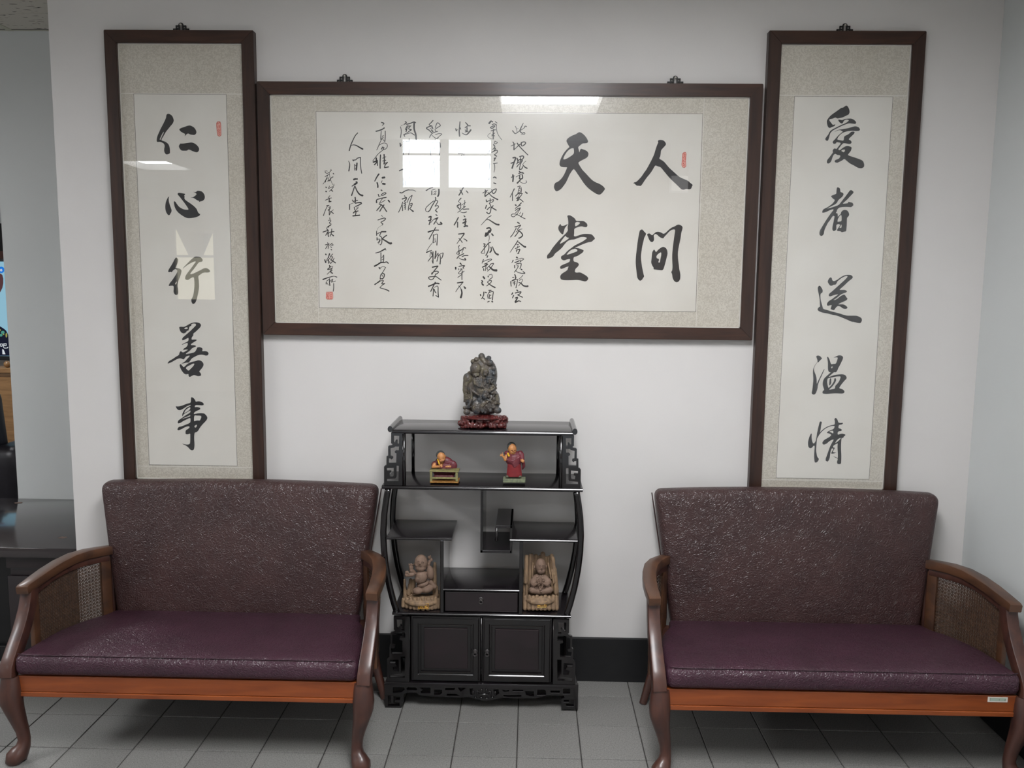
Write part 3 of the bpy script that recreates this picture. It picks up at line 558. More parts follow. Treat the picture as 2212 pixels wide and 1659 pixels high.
small(C_p, [((1090, 260, S), '24-14|20,26 24,31 27,34 33,31 38,27 45,23 52,18;16-12|27,15 30,20 32,30;10|32,22 35,21;14-30|48,7 45,13 42,19 39,26;30-12|39,27 42,31 46,33 50,31 52,34 49,36 42,37;30-10|56,16 52,15 50,20;22-26|21,55 24,60 24,70 24,76;16|16,66 22,63 28,60;14-24|24,75 30,70 36,64 42,60;26-20|32,58 36,64 44,73 52,81 60,89;22|43,58 43,66;24|42,57 50,55 54,58 50,63 45,66;34|21,96 27,95 28,98 24,108 19,123;26|16,110 24,107;30-20|32,97 34,105 31,112;24|38,93 46,91 49,94 45,100 40,102;22|34,104 40,100 46,104 34,108;22-18|40,95 42,104 40,114 38,125;20|31,120 36,113 44,108;24|38,126 44,124 46,118;12-10|55,104 50,108 46,113;22-30|47,114 51,119 58,123;34|21,139 22,147 21,157;20|17,146 25,142;24|37,130 42,134;26|36,136 44,133 49,136;14|29,145 38,140 46,136;28|39,141 38,150;28|45,139 46,148 40,150;26-34|42,150 38,155 32,161;12-14|38,154 42,159 50,161 56,159 55,154'),
 ((1090, 395, S), '26-16|25,15 21,23 14,37;20|20,26 20,46;16|33,10 40,8 37,14 35,22 33,30;16-20|42,11 43,18 42,26;12|37,15 42,14;12|36,20 42,18;14|35,26 42,22;22|28,34 34,28 40,27 46,28;14|38,28 36,34 30,40;20|44,30 38,38 31,46;18|31,41 38,36;20|33,42 40,42 48,49;26|31,46 36,44;26-32|53,23 58,27;30|27,56 30,58;26-14|43,51 38,56 33,62;18|27,66 33,61 41,57;20|27,71 34,66 41,64;16|28,77 33,72 40,65;14-18|40,66 36,73 32,80 28,84 22,87 17,84 20,80 28,80 36,83 44,88 53,92;14|41,75 38,80;18|47,77 45,82 43,86;28|33,101 38,104;24-18|26,113 33,111 41,108 38,113 32,120;18-20|30,115 25,125 20,133 15,139;14|29,126 37,120 45,118;24-20|37,122 32,130 26,138;26-30|36,122 43,128 46,134 42,139 36,142'),
 ((1090, 525, S), '26-12|34,-6 29,2 22,12 14,24;20-46|35,-3 42,3 50,9 54,10;18|31,4 36,4;18-12|27,14 33,12 38,9 36,8;16|34,7 32,14;20|30,17 31,23;24|31,18 39,16 37,22 35,26;22|33,27 37,26;34|30,36 33,38;26-10|22,44 20,48 18,51;12-18|28,43 36,41 44,39 49,41 45,44 40,48;24|26,50 32,48 38,45;16|40,43 40,48;26-22|26,57 26,64;20|29,54 36,52 42,52 42,58 39,66;12|31,58 36,56;12|32,61 36,60;14-20|36,58 33,64 28,71 25,75;14-24|29,71 34,75 41,77 48,78 52,77 47,73;28|42,67 45,69;26|26,80 28,86 28,92;20|20,88 24,88;16|30,88 26,93 19,97 22,96 28,94 34,93;26-20|16,98 16,104 17,111;14|18,97 24,93;20|25,98 25,108;14|21,101 28,99;12|21,104 28,103;18-20|33,94 32,102 29,115;14-12|47,82 43,87 36,93;14|38,96 43,92 46,95 43,101 38,107 36,110;20-42|36,101 42,103 48,109 56,111 60,110;30|31,120 34,123;26|21,127 18,132;26-20|27,128 35,126 42,125 39,130 33,133;18-24|34,133 40,136 46,139;26-18|23,134 20,141;24-34|27,141 33,139 31,144 27,151;34-18|27,152 32,150 36,148 42,150')])
small(C_p, [((1030, 255, S), '40|36,8 31,14;26|36,7 41,10;18|47,9 52,13;20|39,17 45,15 51,18;22|34,25 40,21 46,20 42,25 36,27;16-12|50,18 50,26 52,36 56,45 64,56;20|36,33 42,31 48,30;26|43,29 42,36 42,44 42,54;10|36,38 30,42 28,47 32,51 40,54;16|38,46 46,38;16|38,42 46,46;14|46,60 45,66 53,63 46,59;22|42,68 46,72 44,78;18|40,80 48,77 44,84 38,88;22-14|42,86 50,82 53,86 48,92 44,94;26|45,94 51,98;20|30,62 33,65;20|28,74 31,77;18|28,92 34,82;24|47,103 44,110;22|44,103 49,102;16|42,117 48,116 53,115;18-12|45,118 46,128 44,139;20|30,108 34,112;14|28,122 36,118;14|30,133 36,128;16|33,110 32,135;26|42,153 46,151 50,154;20|32,150 31,160;24|28,158 34,155'),
 ((1030, 390, S), '26|43,6 49,8;26|21,24 24,28 21,34 21,41;18|15,32 22,28 28,25;24|21,41 27,36 34,31 40,27;16|28,30 32,34;18-30|32,34 38,40 46,45 54,49;20|38,23 40,30 42,34;22|39,26 46,22 50,22 48,29 43,34;24|24,49 25,54;18|25,55 30,52 38,50 43,49 41,54 36,56;22|34,46 34,54 33,60;20-26|32,58 36,66 36,74 34,82 30,85 25,81;24|25,63 22,72;22|33,68 26,75;24|42,64 37,70;24-28|37,68 43,72 50,76;20-12|37,90 30,94 22,102 11,114;14-44|25,101 30,100 40,106 50,112 57,113;34|25,123 32,121 36,126 33,133;50|33,128 26,138;44|24,134 22,143;22|22,143 30,138;14-12|31,140 32,148 30,156;32|38,136 42,141'),
 ((1025, 520, S), '26|23,8 27,9 24,15;14|25,14 26,24 26,33;24-16|41,4 35,7 27,17 21,25 17,31 24,32;20-26|36,8 37,18 34,28 29,38;26|42,16 43,24 39,30;22|40,30 44,25;18-44|46,15 49,23 54,32 61,36;24|34,38 32,43;22-14|23,48 19,58;14-20|21,54 30,50 40,47 44,48 40,51 34,54;22|25,60 33,57;28|20,68 28,64 34,60;18|30,58 29,68 28,77;22|23,71 24,77;16|31,70 34,74;18|40,60 49,58 45,65 40,72 33,78;14|32,70 38,64 42,60;20-56|36,65 42,70 48,75 57,76;38|22,92 26,97;26|18,102 21,104 18,108;36|19,110 23,114;26|35,90 35,93;14|37,88 43,86 45,88 45,94 40,98 37,100;14|46,94 41,98;18|33,106 38,102 43,102 42,107 36,112 31,116;16-32|33,106 38,111 45,116 53,120;26|15,137 16,141;26|31,133 27,132;26-18|24,131 23,140 18,149;18-24|21,146 26,150;22|36,127 43,127;14-22|40,128 36,134 34,140 35,148;16-22|38,133 44,130 48,131 47,140 46,152;18|39,137 38,148 43,146;12|39,141 43,139;22|33,157 38,155;30|44,155 47,157')])
small(C_p, [((970, 255, S), '26-30|17,27 19,33;12|19,33 22,29;22-30|28,9 27,22 26,34 27,47;20|28,24 30,29;20-28|42,11 48,18;22|41,25 48,20 55,20;20|41,30 44,34 41,36;26|46,24 46,36;14|42,35 50,34;12-36|33,38 38,41 44,43 50,38 56,30;14|32,60 40,57 46,60;14|38,62 30,72 22,80;14|34,70 42,78;14|28,84 24,92 34,90 30,100;14|24,100 34,104 44,98;14|38,84 38,98;14|28,108 40,114 48,108;14|24,125 24,138 32,136 32,124 24,125;14|40,120 36,128 48,126 38,140 50,146 54,138'),
 ((970, 390, S), '26|38,16 34,22 30,30 25,38;24|28,24 32,30 35,36;20|44,26 49,32;26-14|31,45 27,49 24,54;14|24,54 29,58 26,63 20,66 27,73 22,66;18|30,58 30,70;18|20,65 26,60;16|26,74 31,70;14|32,63 38,59 43,55;14|40,50 40,60 37,67 42,66;20-14|42,66 32,74 22,82;20|36,74 44,73 51,73;10-22|28,79 33,82 40,82 45,80;26-28|24,94 19,104 13,114;26|22,106 22,120;24|38,90 41,93;26|36,101 42,98;34|43,98 42,104 41,114;34|35,109 44,105;34|38,118 44,116 48,117;26|24,137 33,136 39,135;28-12|39,136 35,142 29,150 24,156 20,162;18-20|25,148 30,153 34,159;14-26|37,149 42,151 46,155'),
 ((970, 520, S), '22-12|27,12 24,16 26,21;14|26,21 24,26 19,33 26,35;26|25,25 26,34;24|27,26 34,22 38,18 43,19;14|37,21 34,28 33,32;24-18|38,33 30,37 24,40 20,46;22|33,41 40,38 49,38;12-30|24,43 30,47 38,49 43,49 40,45;28|28,57 32,61;36|17,68 17,73;22|25,66 33,64 40,64 36,68 38,71;16|24,71 25,75;16|28,73 34,72 28,78 24,83 28,85 36,80 39,78;20|34,77 33,88 33,100;16|33,86 28,90 22,94;28|21,108 28,107 36,106;20-14|36,106 30,113 22,123 17,131;14|24,115 28,119 31,124;26-46|31,124 33,134 30,146;20-46|38,117 42,122')])
small(C_p, [((910, 255, S), '24-14|30,6 25,12 20,17 26,20;24|27,20 20,22 13,26 20,31 27,38;20|27,20 30,28;30|26,30 30,35;14|22,28 28,24;18|36,25 38,18 42,12 49,19 42,24 36,28;16|35,29 38,35 42,34;18|42,34 30,38 24,44 21,50;14|36,43 44,40 53,41 47,46 41,52;12-24|27,44 32,48 37,52 42,52 43,49;10|37,54 31,61;22|48,64 49,75;14|24,66 24,95;14|26,64 38,62 48,64;12|30,78 36,76;12|34,70 33,90;18|46,80 47,95;14|18,118 32,114 48,108;14|34,106 26,125 18,138;14|34,122 34,148;14|36,122 42,118 42,145;10|35,130 41,128'),
 ((910, 390, S), '14-24|30,18 22,20 12,26;14|20,4 38,0;24|27,26 27,37;14|28,24 36,22;34|45,22 45,34 42,41;12|32,30 38,26 36,32 30,36;16|34,36 38,34;24|36,43 37,48 33,56 27,66 22,76 17,80;18-14|32,52 22,60 12,70 12,78 17,80;20|37,50 42,53 39,60 35,66;18|36,66 42,64 44,68 38,74 36,76;26|36,76 41,81;30|19,94 25,92 24,98;26|25,97 20,113;24|18,103 26,100;14|24,108 33,98;22|37,87 41,90;28|34,99 43,95;22-24|42,96 37,104 32,112;14-36|39,105 42,111 46,112 53,111 49,107;22|37,120 30,132 20,150;34-20|17,132 26,129 36,127 45,127;22|31,138 31,150 30,159;14-24|33,140 41,137 41,150 40,164;14|35,148 36,158;12|30,160 37,156'),
 ((910, 520, S), '20|40,8 40,12;12|28,6 20,16 14,26;30-18|13,30 20,27 27,25;14|25,28 23,34 22,41;24-16|29,38 24,44 17,53;24|26,30 28,36;24|30,28 30,45 30,58;12|27,50 29,56;26|37,26 36,38 35,46;14|38,26 38,36;16|36,44 42,33;16-22|43,31 43,40 40,53;14|41,44 47,35 55,31;22-20|56,31 55,38 52,46;18-26|48,36 49,48 48,60;30|28,68 36,66 43,65;24|42,66 34,76 28,84;32|28,82 27,86;20|32,79 40,78 44,80 41,84 36,86;20|38,84 34,92 30,98 24,100 19,96 20,93 28,92 38,92 44,96 51,101;24|36,106 32,114 24,130;32|18,117 28,113 38,109 46,110;22|31,122 31,132 30,142;12-26|33,120 40,116 43,119 43,130 44,145;20|37,140 43,144;22|33,124 35,130 38,134')])
small(C_p, [((855, 255, S), '24|24,9 27,12 22,16;8|22,16 13,20;14-20|12,22 14,34 12,50;24|27,16 36,14 46,10 51,12;34-40|47,12 47,28 51,42 52,56;24|30,19 25,29 28,29 26,35;14|27,30 34,18;20|36,20 33,28 40,30 32,35;14|35,24 39,19;18-14|40,29 30,37 21,42;20|20,42 23,47;12-22|22,43 30,40 38,38 44,41 48,44;26|11,64 12,73;12|13,72 15,67;18|20,58 21,74 19,94;16|26,60 38,58;14|34,52 34,62;14|28,68 40,66;12|33,70 26,78;12|36,72 46,82;14|34,76 33,94;28|9,135 18,131;14|18,131 34,126;14|20,112 21,124;14|26,108 26,122;14|36,106 37,124;12|26,114 36,112;12|24,136 20,142;14|34,134 40,140'),
 ((855, 360, S), '14-18|19,30 19,40 19,50;22|24,36 24,44 27,50;14|22,36 25,36;12|35,26 32,34;12|32,30 40,26;8|40,45 34,50 30,51;26-20|10,66 16,67 24,62 34,59;14|34,60 44,60 51,63;20|22,74 24,77;26|16,83 22,81 27,79 26,84 22,89;18|18,90 14,102 7,117;16-22|16,94 17,104 17,113;18|20,95 27,90;20|24,92 24,104 24,110;14|20,100 26,97;12|21,104 26,103;16|29,92 34,80 42,73;16-20|42,74 36,90 33,102 32,112;20|36,96 42,94 40,102 35,108;14|36,100 40,99;16-36|35,107 40,111 45,115')])
small(C_p, [((795, 255, S), '22-30|34,11 40,13;24-10|41,14 36,20;26-28|20,34 28,32 36,29 42,25;14-24|34,33 33,44 33,55;20|44,33 44,48 43,60;12|42,60 37,53;14|38,46 40,44 37,47 39,50 36,52 30,64 25,76 22,82;12-16|28,70 36,65 44,64 49,68 49,74 44,80 38,81;22|37,75 34,80;20|36,74 41,76 38,80;14|38,82 26,92 18,102 12,110;34|21,102 22,114;34|13,113 22,110;26|16,120 22,114;22|24,108 24,122;28|32,94 31,112 31,129;30|41,93 42,108 41,118;16|37,103 46,99;18|37,110 46,108;18|42,116 49,114;24|50,113 44,120 42,127;26|42,127 53,125;36-20|28,143 22,152 17,162;44|36,153 43,152'),
 ((795, 390, S), '32|23,5 25,12 25,18;42|37,8 44,9;14|36,0 34,6;26|33,24 36,26;22|26,35 28,41;22|34,35 36,38;20|36,34 43,31 46,33 40,37 37,38;8|35,38 28,42;34-14|22,57 22,50 26,47;22|25,48 36,45 47,43;20|53,50 56,56;24|51,50 55,55;14|37,46 30,56;14|44,50 36,55 29,58;24|28,60 34,62 40,68 48,80;24|41,62 34,72 30,79;22|34,62 28,70 22,77;14|34,89 37,92;20|25,101 34,98 41,96 45,98 40,103 33,107 38,111 36,114;6|36,114 26,121 22,130 22,138;20|22,130 22,141;16|23,137 30,133 38,130;30|34,131 46,131;20|34,132 30,141 35,146 35,160 31,165;24|23,146 23,153;14|24,150 31,150;28|31,152 27,159;26|36,150 42,144 48,140;26-52|36,149 46,155 56,161 60,160;8|24,158 29,164'),
 ((795, 500, S), '16-34|19,55 28,53 36,49 43,45;16|44,43 46,48;20|33,54 33,66 33,80;20|40,60 40,70 39,80;12|35,68 40,60;12|35,73 40,70;34-30|16,89 24,85 32,80 40,79;24|40,80 48,78 52,82;26|28,92 31,96;10-14|30,94 38,90 45,92;16-18|45,92 38,104 32,112 31,122;24|37,107 42,110 40,118 36,122;18|35,110 37,115;22|32,121 38,121;14-30|32,124 24,131 17,136;16|24,132 34,126 40,126;20|40,126 35,134 43,133;20-14|43,133 36,138 30,144;16-28|30,144 40,147 49,150 54,153')])
small(C_p, [((740, 270, S), '20-24|39,20 32,28 26,40 21,52 17,66;8-36|21,54 26,51 34,52 43,57 52,62;12-28|15,92 18,98 18,106 16,118;24|26,89 28,92;20|28,90 34,89 38,85 46,83;20|46,83 46,98 47,112 49,124;18|31,100 31,112 31,116;32|37,97 36,108 35,116;12|32,104 36,103;12|32,111 36,110'),
 ((740, 350, S), '40|28,45 34,43;36|36,44 38,43;24|34,50 38,52;44|37,53 30,58;22|30,58 24,62;20-28|31,62 27,74 23,86;20-42|32,62 37,74 44,83 52,86;28|32,90 33,98 32,101;20|25,97 27,101;20|27,101 34,99 39,98;22|34,102 30,104;10|30,104 19,108;22|18,108 18,122;18-34|32,106 40,104 48,104;24|49,106 42,110 33,114;20|30,115 31,123;12|35,118 41,115;14|34,122 40,118;24|34,124 27,131;22|32,128 40,125;22|35,126 33,136;30|26,138 36,137 44,136')])
small(C_p, [((685, 360, S), '14|21,10 21,15 26,17 32,14 36,9;14|35,7 37,10;14|24,10 26,12;10|31,16 33,28 38,42 43,49 43,44;14|20,26 26,22 31,20;12|27,22 22,34 15,45;12|22,35 28,28 30,32 33,36 26,37;18|28,34 32,36 36,29 41,26;22|41,17 43,19;18|22,36 21,40;26|22,52 24,54;30|22,63 24,64;12|32,49 29,56;14|29,56 36,53 42,51 38,57 34,61 31,63;14-28|35,59 40,63;14|33,74 28,80;16|21,86 30,82 37,80;22|31,80 31,90;26|30,90 36,89;18|24,100 31,99;14-18|27,100 21,112 16,126;20|30,104 35,103;22|28,112 34,106;18|31,110 31,124;14|31,124 37,114;12|42,110 34,116;14-22|34,114 42,120;20|32,131 33,133;16|29,138 34,136 35,140 31,144 36,147 31,152 28,156'),
 ((685, 485, 9.76), '20-8|29,1 22,5 20,9;16|20,9 23,12;18|12,16 18,14 24,12;18|23,12 23,20 24,26;16|22,16 18,23;16|22,20 28,16 36,15;16|31,9 30,18 27,25;16-22|30,20 35,24;14|17,43 26,41;14|22,38 24,44 23,51;14|22,44 18,51;12|32,39 26,44;12|30,41 34,43 28,46;14|29,48 31,49;16|29,52 31,54;24|18,62 19,64;20|16,74 18,80 19,80;12|18,80 24,68 27,62;18|26,61 24,70;14|33,62 28,68 33,68 30,74;18|24,74 24,82;14|22,76 28,70;14|36,71 32,78 28,82 26,78;14-22|28,74 33,77 39,81;20|26,86 27,90;16|22,94 30,88;18|22,95 32,93;12|33,88 28,98 21,105;16|32,96 28,100;20|29,101 33,103;26-10|12,116 20,113 30,110 36,109;10-18|36,109 42,111;16|19,122 19,126;12|19,120 26,115;18|26,114 26,122 27,129;10|20,122 24,128;12|27,120 33,115 32,120 34,121 39,119;14|32,118 30,122;16|35,124 35,134 34,141')])
def seal(parent, crop, outline, strokes, ground=True):
    f = to3_crop(*crop); g = to3_crop(*crop, Y=YP+.00005)
    mb = MB(); mb.poly([chaikin(nums(outline))], g); s = mb.obj('seal', 'redpale', parent, fix=False)
    mb = MB(); P = nums(outline)
    for a, b in zip(P, P[1:]+P[:1]): ribbon(mb, [a, b], 3.2, 3.2, f)
    for st in strokes.split(';'): ribbon(mb, nums(st), 4, 4, f)
    s2 = mb.obj('seal_script', 'red', parent, fix=False)
seal(C_p, (695, 620, 47.4), '45,52 110,50 113,60 115,110 108,126 55,126 44,115', '50,62 70,60;50,75 66,72;60,82 56,100 52,112;66,84 62,106;76,60 74,78;72,96 72,116;84,56 104,60;90,74 84,90;96,70 102,86;94,92 86,104;94,92 104,102;90,110 104,112;58,118 74,120;80,118 100,120')
seal(C_p, (1460, 320, 33.17), '48,40 58,30 70,30 74,42 70,90 72,130 62,140 48,136 42,120 46,80', '54,34 56,40;60,38 64,44;54,48 70,48;58,58 66,56;52,62 54,72;66,60 66,84;54,84 52,98;62,92 66,98;58,104 52,114;56,112 62,120;54,124 62,128')
seal(L_p, (460, 255, 33.17), '26,36 34,26 50,26 56,40 58,100 58,124 46,132 34,124 30,100 26,60', '30,30 32,34;46,30 48,34;38,36 42,36;28,42 36,42;42,54 48,56;36,60 36,68;48,58 48,70;38,80 42,82;34,88 44,98;50,84 48,92;40,104 52,106;42,112 48,118')

# ================================================================== DISPLAY CABINET
CX = -.1545; YFm, YBk = -.235, -.022
cab = empty('display_cabinet', (CX, -.128, 0), 'black lacquered curio cabinet with curved sides, standing against the wall between the loveseats', 'cabinet')
def cb(name, mat, *boxes, b=.002, smooth=False):
    mb = MB()
    for q in boxes: mb.box(*q, b=b)
    o = mb.obj(name, mat, cab); return auto_smooth(o)
def mir(x): return 2*CX-x
# top board with rolled scroll ends
def board(name, x0, x1, z1, th=.014, nose=True, y0=YFm, y1=YBk):
    mb = MB().box(x0, x1, y0+.004, y1, z1-th, z1, b=.0015)
    if nose: mb.sweep([(x0, y0+.004, z1-th/2, .006, th*.42), (x1, y0+.004, z1-th/2, .006, th*.42)], side=(0, 1, 0), n=12, round_=.5)
    return auto_smooth(mb.obj(name, 'lacquer_top', cab))
board('top_board', -.455, mir(-.455), .972)
for x in (-.460, mir(-.460)):
    mb = MB(); s = 1 if x > CX else -1
    mb.sweep([(x, YFm-.002, .974, .0085, .0105), (x, YBk, .974, .0085, .0105)], side=(1, 0, 0), n=16, round_=.5)
    auto_smooth(mb.obj('scroll_end', 'lacquer', cab))
board('upper_shelf', -.490, mir(-.490), .783)
board('left_shelf', -.476, -.256, .606, .011)
board('right_shelf', -.060, mir(-.476), .606, .011)
board('middle_shelf', -.284, -.0265, .4295, .010)
board('cabinet_top', -.458, mir(-.458), .343, .012)
# upper posts
for x in (-.4155, mir(-.4155)):
    MB().sweep([(x, YFm+.004, .783, .0065, .0065), (x, YFm+.004, .958, .0065, .0065)], side=(1, 0, 0), n=12, round_=.42).obj('post', 'lacquer', cab, smooth=True)
    MB().sweep([(x-math.copysign(.003, x-CX), YBk-.012, .783, .006, .006), (x-math.copysign(.003, x-CX), YBk-.012, .958, .006, .006)], side=(1, 0, 0), n=12, round_=.42).obj('post', 'lacquer', cab, smooth=True)
# fretwork brackets
def fret(crop, loops, name, mirror, Y=YFm, th=.013):
    x0, y0, s = crop
    def f(x, y):
        a = W(x0+x/s, y0+y/s, Y); xx = mir(a[0]) if mirror else a[0]
        return Vector((xx, Y, a[1]))
    mb = MB().poly([nums(l) for l in loops], f, (0, th, 0))
    o = mb.obj(name, 'lacquer', cab)
    bm = bmesh.new(); bm.from_mesh(o.data)
    ed = [e for e in bm.edges if len(e.link_faces) == 2 and e.calc_face_angle(0) > 1 and abs(e.verts[0].co.y-e.verts[1].co.y) < 1e-5]
    bmesh.ops.bevel(bm, geom=ed, offset=.0016, segments=2, affect='EDGES', clamp_overlap=True)
    bm.to_mesh(o.data); bm.free(); auto_smooth(o)
UF = ['300,400 575,400 575,1545 145,1545 145,1140 165,1110 195,1105 200,910 235,900 235,700 250,680 320,670 330,650 300,630',
      '355,465 475,470 470,640 430,640 430,570 410,555 390,575 385,610 355,610',
      '385,700 470,700 465,790 400,785 375,810 385,840 415,850 410,1055 245,1055 245,955 290,965 300,985 335,960 330,920 285,905 280,740 370,720',
      '410,1115 465,1120 460,1450 200,1450 200,1405 390,1395 405,1370',
      '205,1170 355,1165 355,1320 340,1350 270,1350 260,1320 260,1280 300,1260 290,1225 250,1220 205,1225']
LF = ['228,90 480,90 480,1160 118,1160 120,780 150,750 160,740 160,570 180,545 175,360 220,345 250,320 230,300',
      '272,140 405,140 405,320 355,315 362,250 335,225 310,270 280,285',
      '212,380 320,352 415,352 415,430 330,432 322,470 372,485 372,695 198,695 185,610 240,608 250,570 205,550',
      '165,800 310,795 315,985 222,975 215,915 280,900 250,850 165,850',
      '345,745 415,745 408,1080 165,1080 165,1040 345,1020']
for m_ in (False, True):
    fret((815, 895, 10.05), UF, 'fretwork_bracket', m_)
    fret((820, 1320, 7.54), LF, 'fretwork_bracket', m_)
# bulging side legs, front and rear, plus the thin inner slip
def xleg(z):   # outer edge, distance from centre line
    return interp([(.34, .300), (.38, .312), (.44, .326), (.50, .336), (.56, .342), (.62, .3435), (.68, .340), (.73, .333), (.77, .326)], z)
for sg in (-1, 1):
    for yy in (YFm+.010, YBk-.012):
        MB().sweep([(CX+sg*(xleg(z)-.0105), yy, z, .0105, .009) for z in [.341+.0107*i for i in range(41)]], side=(1, 0, 0), n=12, round_=.36).obj('curved_leg', 'lacquer', cab, smooth=True)
# hanging box and its hooked step
MB().box(-.159, -.1505, YFm, YBk, .556, .770, .0015).obj('divider', 'lacquer', cab)
MB().box(-.159, -.054, YFm, YBk, .5555, .566, .0015).obj('box_floor', 'lacquer_top', cab)
MB().box(-.0605, -.052, YFm, YBk, .5555, .652, .0015).obj('box_side', 'lacquer', cab)
MB().box(-.108, -.052, YFm, YBk, .642, .652, .0015).obj('step_top', 'lacquer_top', cab)
MB().sweep([(-.1045, YFm+.004, .645, .0042, .005), (-.1045, YFm+.004, .612, .0042, .005), (-.1055, YFm+.004, .600, .0055, .006), (-.106, YFm+.004, .596, .002, .003)], side=(1, 0, 0), n=12, round_=.45).obj('hook', 'lacquer', cab, smooth=True)
# lower compartment panels and drawer
for x in (-.2885, -.0215): MB().box(x-.006, x+.006, YFm, YBk, .343, .5965, .0015).obj('panel', 'lacquer', cab)
MB().box(-.283, -.027, YBk-.006, YBk, .343, .42, .0).obj('back_board', 'lacquer_panel', cab)
dr = MB().box(-.2795, -.0305, YFm+.006, -.05, .347, .4165, .002).obj('drawer', 'lacquer_panel', cab)
def ringpull(x, y, z, par, s=1):
    mb = MB(); mb.sweep([(x, y, z+.012*s, .0085*s, .0085*s), (x, y-.003, z+.012*s, .0085*s, .0085*s), (x, y-.0045, z+.012*s, .005*s, .005*s)], side=(1, 0, 0), n=16, round_=.5)
    mb.ball((x, y-.006, z+.011*s), .0035*s, u=10, v=6); mb.torus((x, y-.007, z+.002*s), .0068*s, .0018*s)
    mb.obj('ring_pull', 'knob', par, smooth=True)
ringpull(-.156, YFm+.006, .382, dr, .9)
# base cupboard carcass
cb('carcass', 'lacquer', (-.402, mir(-.402), YFm+.02, YBk, .095, .331))
for x in (-.402, mir(-.402)): MB().sweep([(x, YFm+.010, .092, .0045, .0045), (x, YFm+.010, .332, .0045, .0045)], side=(1, 0, 0), n=10, round_=.5).obj('corner_bead', 'lacquer', cab, smooth=True)
MB().sweep([(CX, YFm+.010, .092, .0035, .0035), (CX, YFm+.010, .332, .0035, .0035)], side=(1, 0, 0), n=10, round_=.5).obj('centre_bead', 'lacquer', cab, smooth=True)
for sg in (-1, 1):
    a, b = sorted((CX+sg*.0045, CX+sg*.239)); z0, z1 = .097, .327
    fwid = .028
    dd = auto_smooth(ring_frame(a, b, z0, z1, fwid, YFm+.002, YFm+.022, .006).obj('door', 'lacquer', cab), 40)
    mb = MB(); i0, i1, k0, k1 = a+fwid, b-fwid, z0+fwid, z1-fwid; w_ = .014
    mb.box(i0, i1, YFm+.014, YFm+.022, k0, k1)
    for (p, q, r, t) in ((i0, i1, k0, k0+w_*.3), (i0, i1, k1-w_*.3, k1), (i0, i0+w_*.3, k0, k1), (i1-w_*.3, i1, k0, k1)): mb.box(p, q, YFm+.006, YFm+.016, r, t, b=.002)
    mb.obj('door_field', 'lacquer', dd)
    mb = MB().box(i0+w_, i1-w_, YFm+.0095, YFm+.016, k0+w_, k1-w_, b=.0025); mb.obj('raised_panel', 'lacquer_panel', dd)
    ringpull(CX+sg*.0205, YFm+.002, .198, dd, .9)
# carved plinth
cb('plinth_board', 'lacquer_top', (-.484, mir(-.484), YFm-.004, YBk, .083, .0935))
AP = ['50,85 1105,92 2160,98 2152,368 1975,362 1975,250 2010,235 2000,215 1900,208 1850,205 1700,245 1500,248 1330,240 1250,258 1130,272 1050,254 960,232 870,240 720,232 580,226 430,212 400,180 290,186 262,205 262,290 240,300 238,348 60,346',
      '145,122 265,126 272,150 240,178 145,186', '150,222 225,228 222,262 170,262 165,290 215,292 218,325 90,325 90,215 120,212 125,300 150,300',
      '300,124 395,126 408,148 395,158 300,156 290,140', '432,128 552,128 552,188 450,188 445,165 470,150', '592,150 678,152 678,185 655,205 592,205',
      '715,132 822,134 810,156 712,156', '730,196 830,198 868,214 830,218 730,216', '850,128 940,132 900,160 880,172 862,150', '978,140 1020,136 1000,175 1010,210 985,205',
      '1235,150 1290,145 1300,190 1262,215 1250,195', '1330,150 1370,162 1410,155 1400,170 1350,172', '1442,152 1560,154 1560,168 1445,166', '1345,208 1400,212 1540,210 1540,226 1400,228 1345,222',
      '1580,165 1675,168 1678,222 1640,222 1590,205', '1712,152 1790,150 1808,170 1808,208 1712,208', '1855,160 1960,162 1955,186 1860,184', '1992,140 2070,140 2070,196 1995,196', '2000,262 2110,262 2108,330 2030,328 2020,300 2060,298 2058,284 2000,284']
fret((820, 1460, 5.03), AP, 'carved_apron', False, Y=YFm-.003, th=.014)
mb = MB(); f0 = lambda x, y: W(820+x/5.03, 1460+y/5.03, YFm-.003)
for (x, y, a, b) in ((1130, 195, 60, 10), (1110, 155, 14, 22), (1160, 155, 14, 22), (1105, 235, 22, 13), (1165, 240, 18, 12), (1060, 190, 12, 40), (1205, 190, 12, 36), (1080, 165, 14, 10), (1190, 165, 14, 10), (1020, 180, 12, 26), (1255, 185, 14, 26), (1225, 230, 20, 10), (1040, 232, 16, 9)):
    c = f0(x, y); mb.ball((c[0], YFm-.004, c[1]), (a/5.03/645, .006, b/5.03/645), u=12, v=7)
mb.obj('carved_mask', 'lacquer', cab, smooth=True)
for sg in (-1, 1):
    x = CX+sg*.315
    MB().box(x-.014, x+.014, YBk-.03, YBk, 0, .084, .002).obj('foot', 'lacquer', cab)
    xo = CX+sg*.327; MB().box(min(xo, xo+sg*.006), max(xo, xo+sg*.006), YFm+.012, YBk-.03, .045, .084, .001).obj('side_apron', 'lacquer', cab)
    xb = CX+sg*.29
    MB().box(min(xb, xb+sg*.01), max(xb, xb+sg*.01), YBk-.02, YBk, .0935, .331, .001).obj('rear_post', 'lacquer', cab)

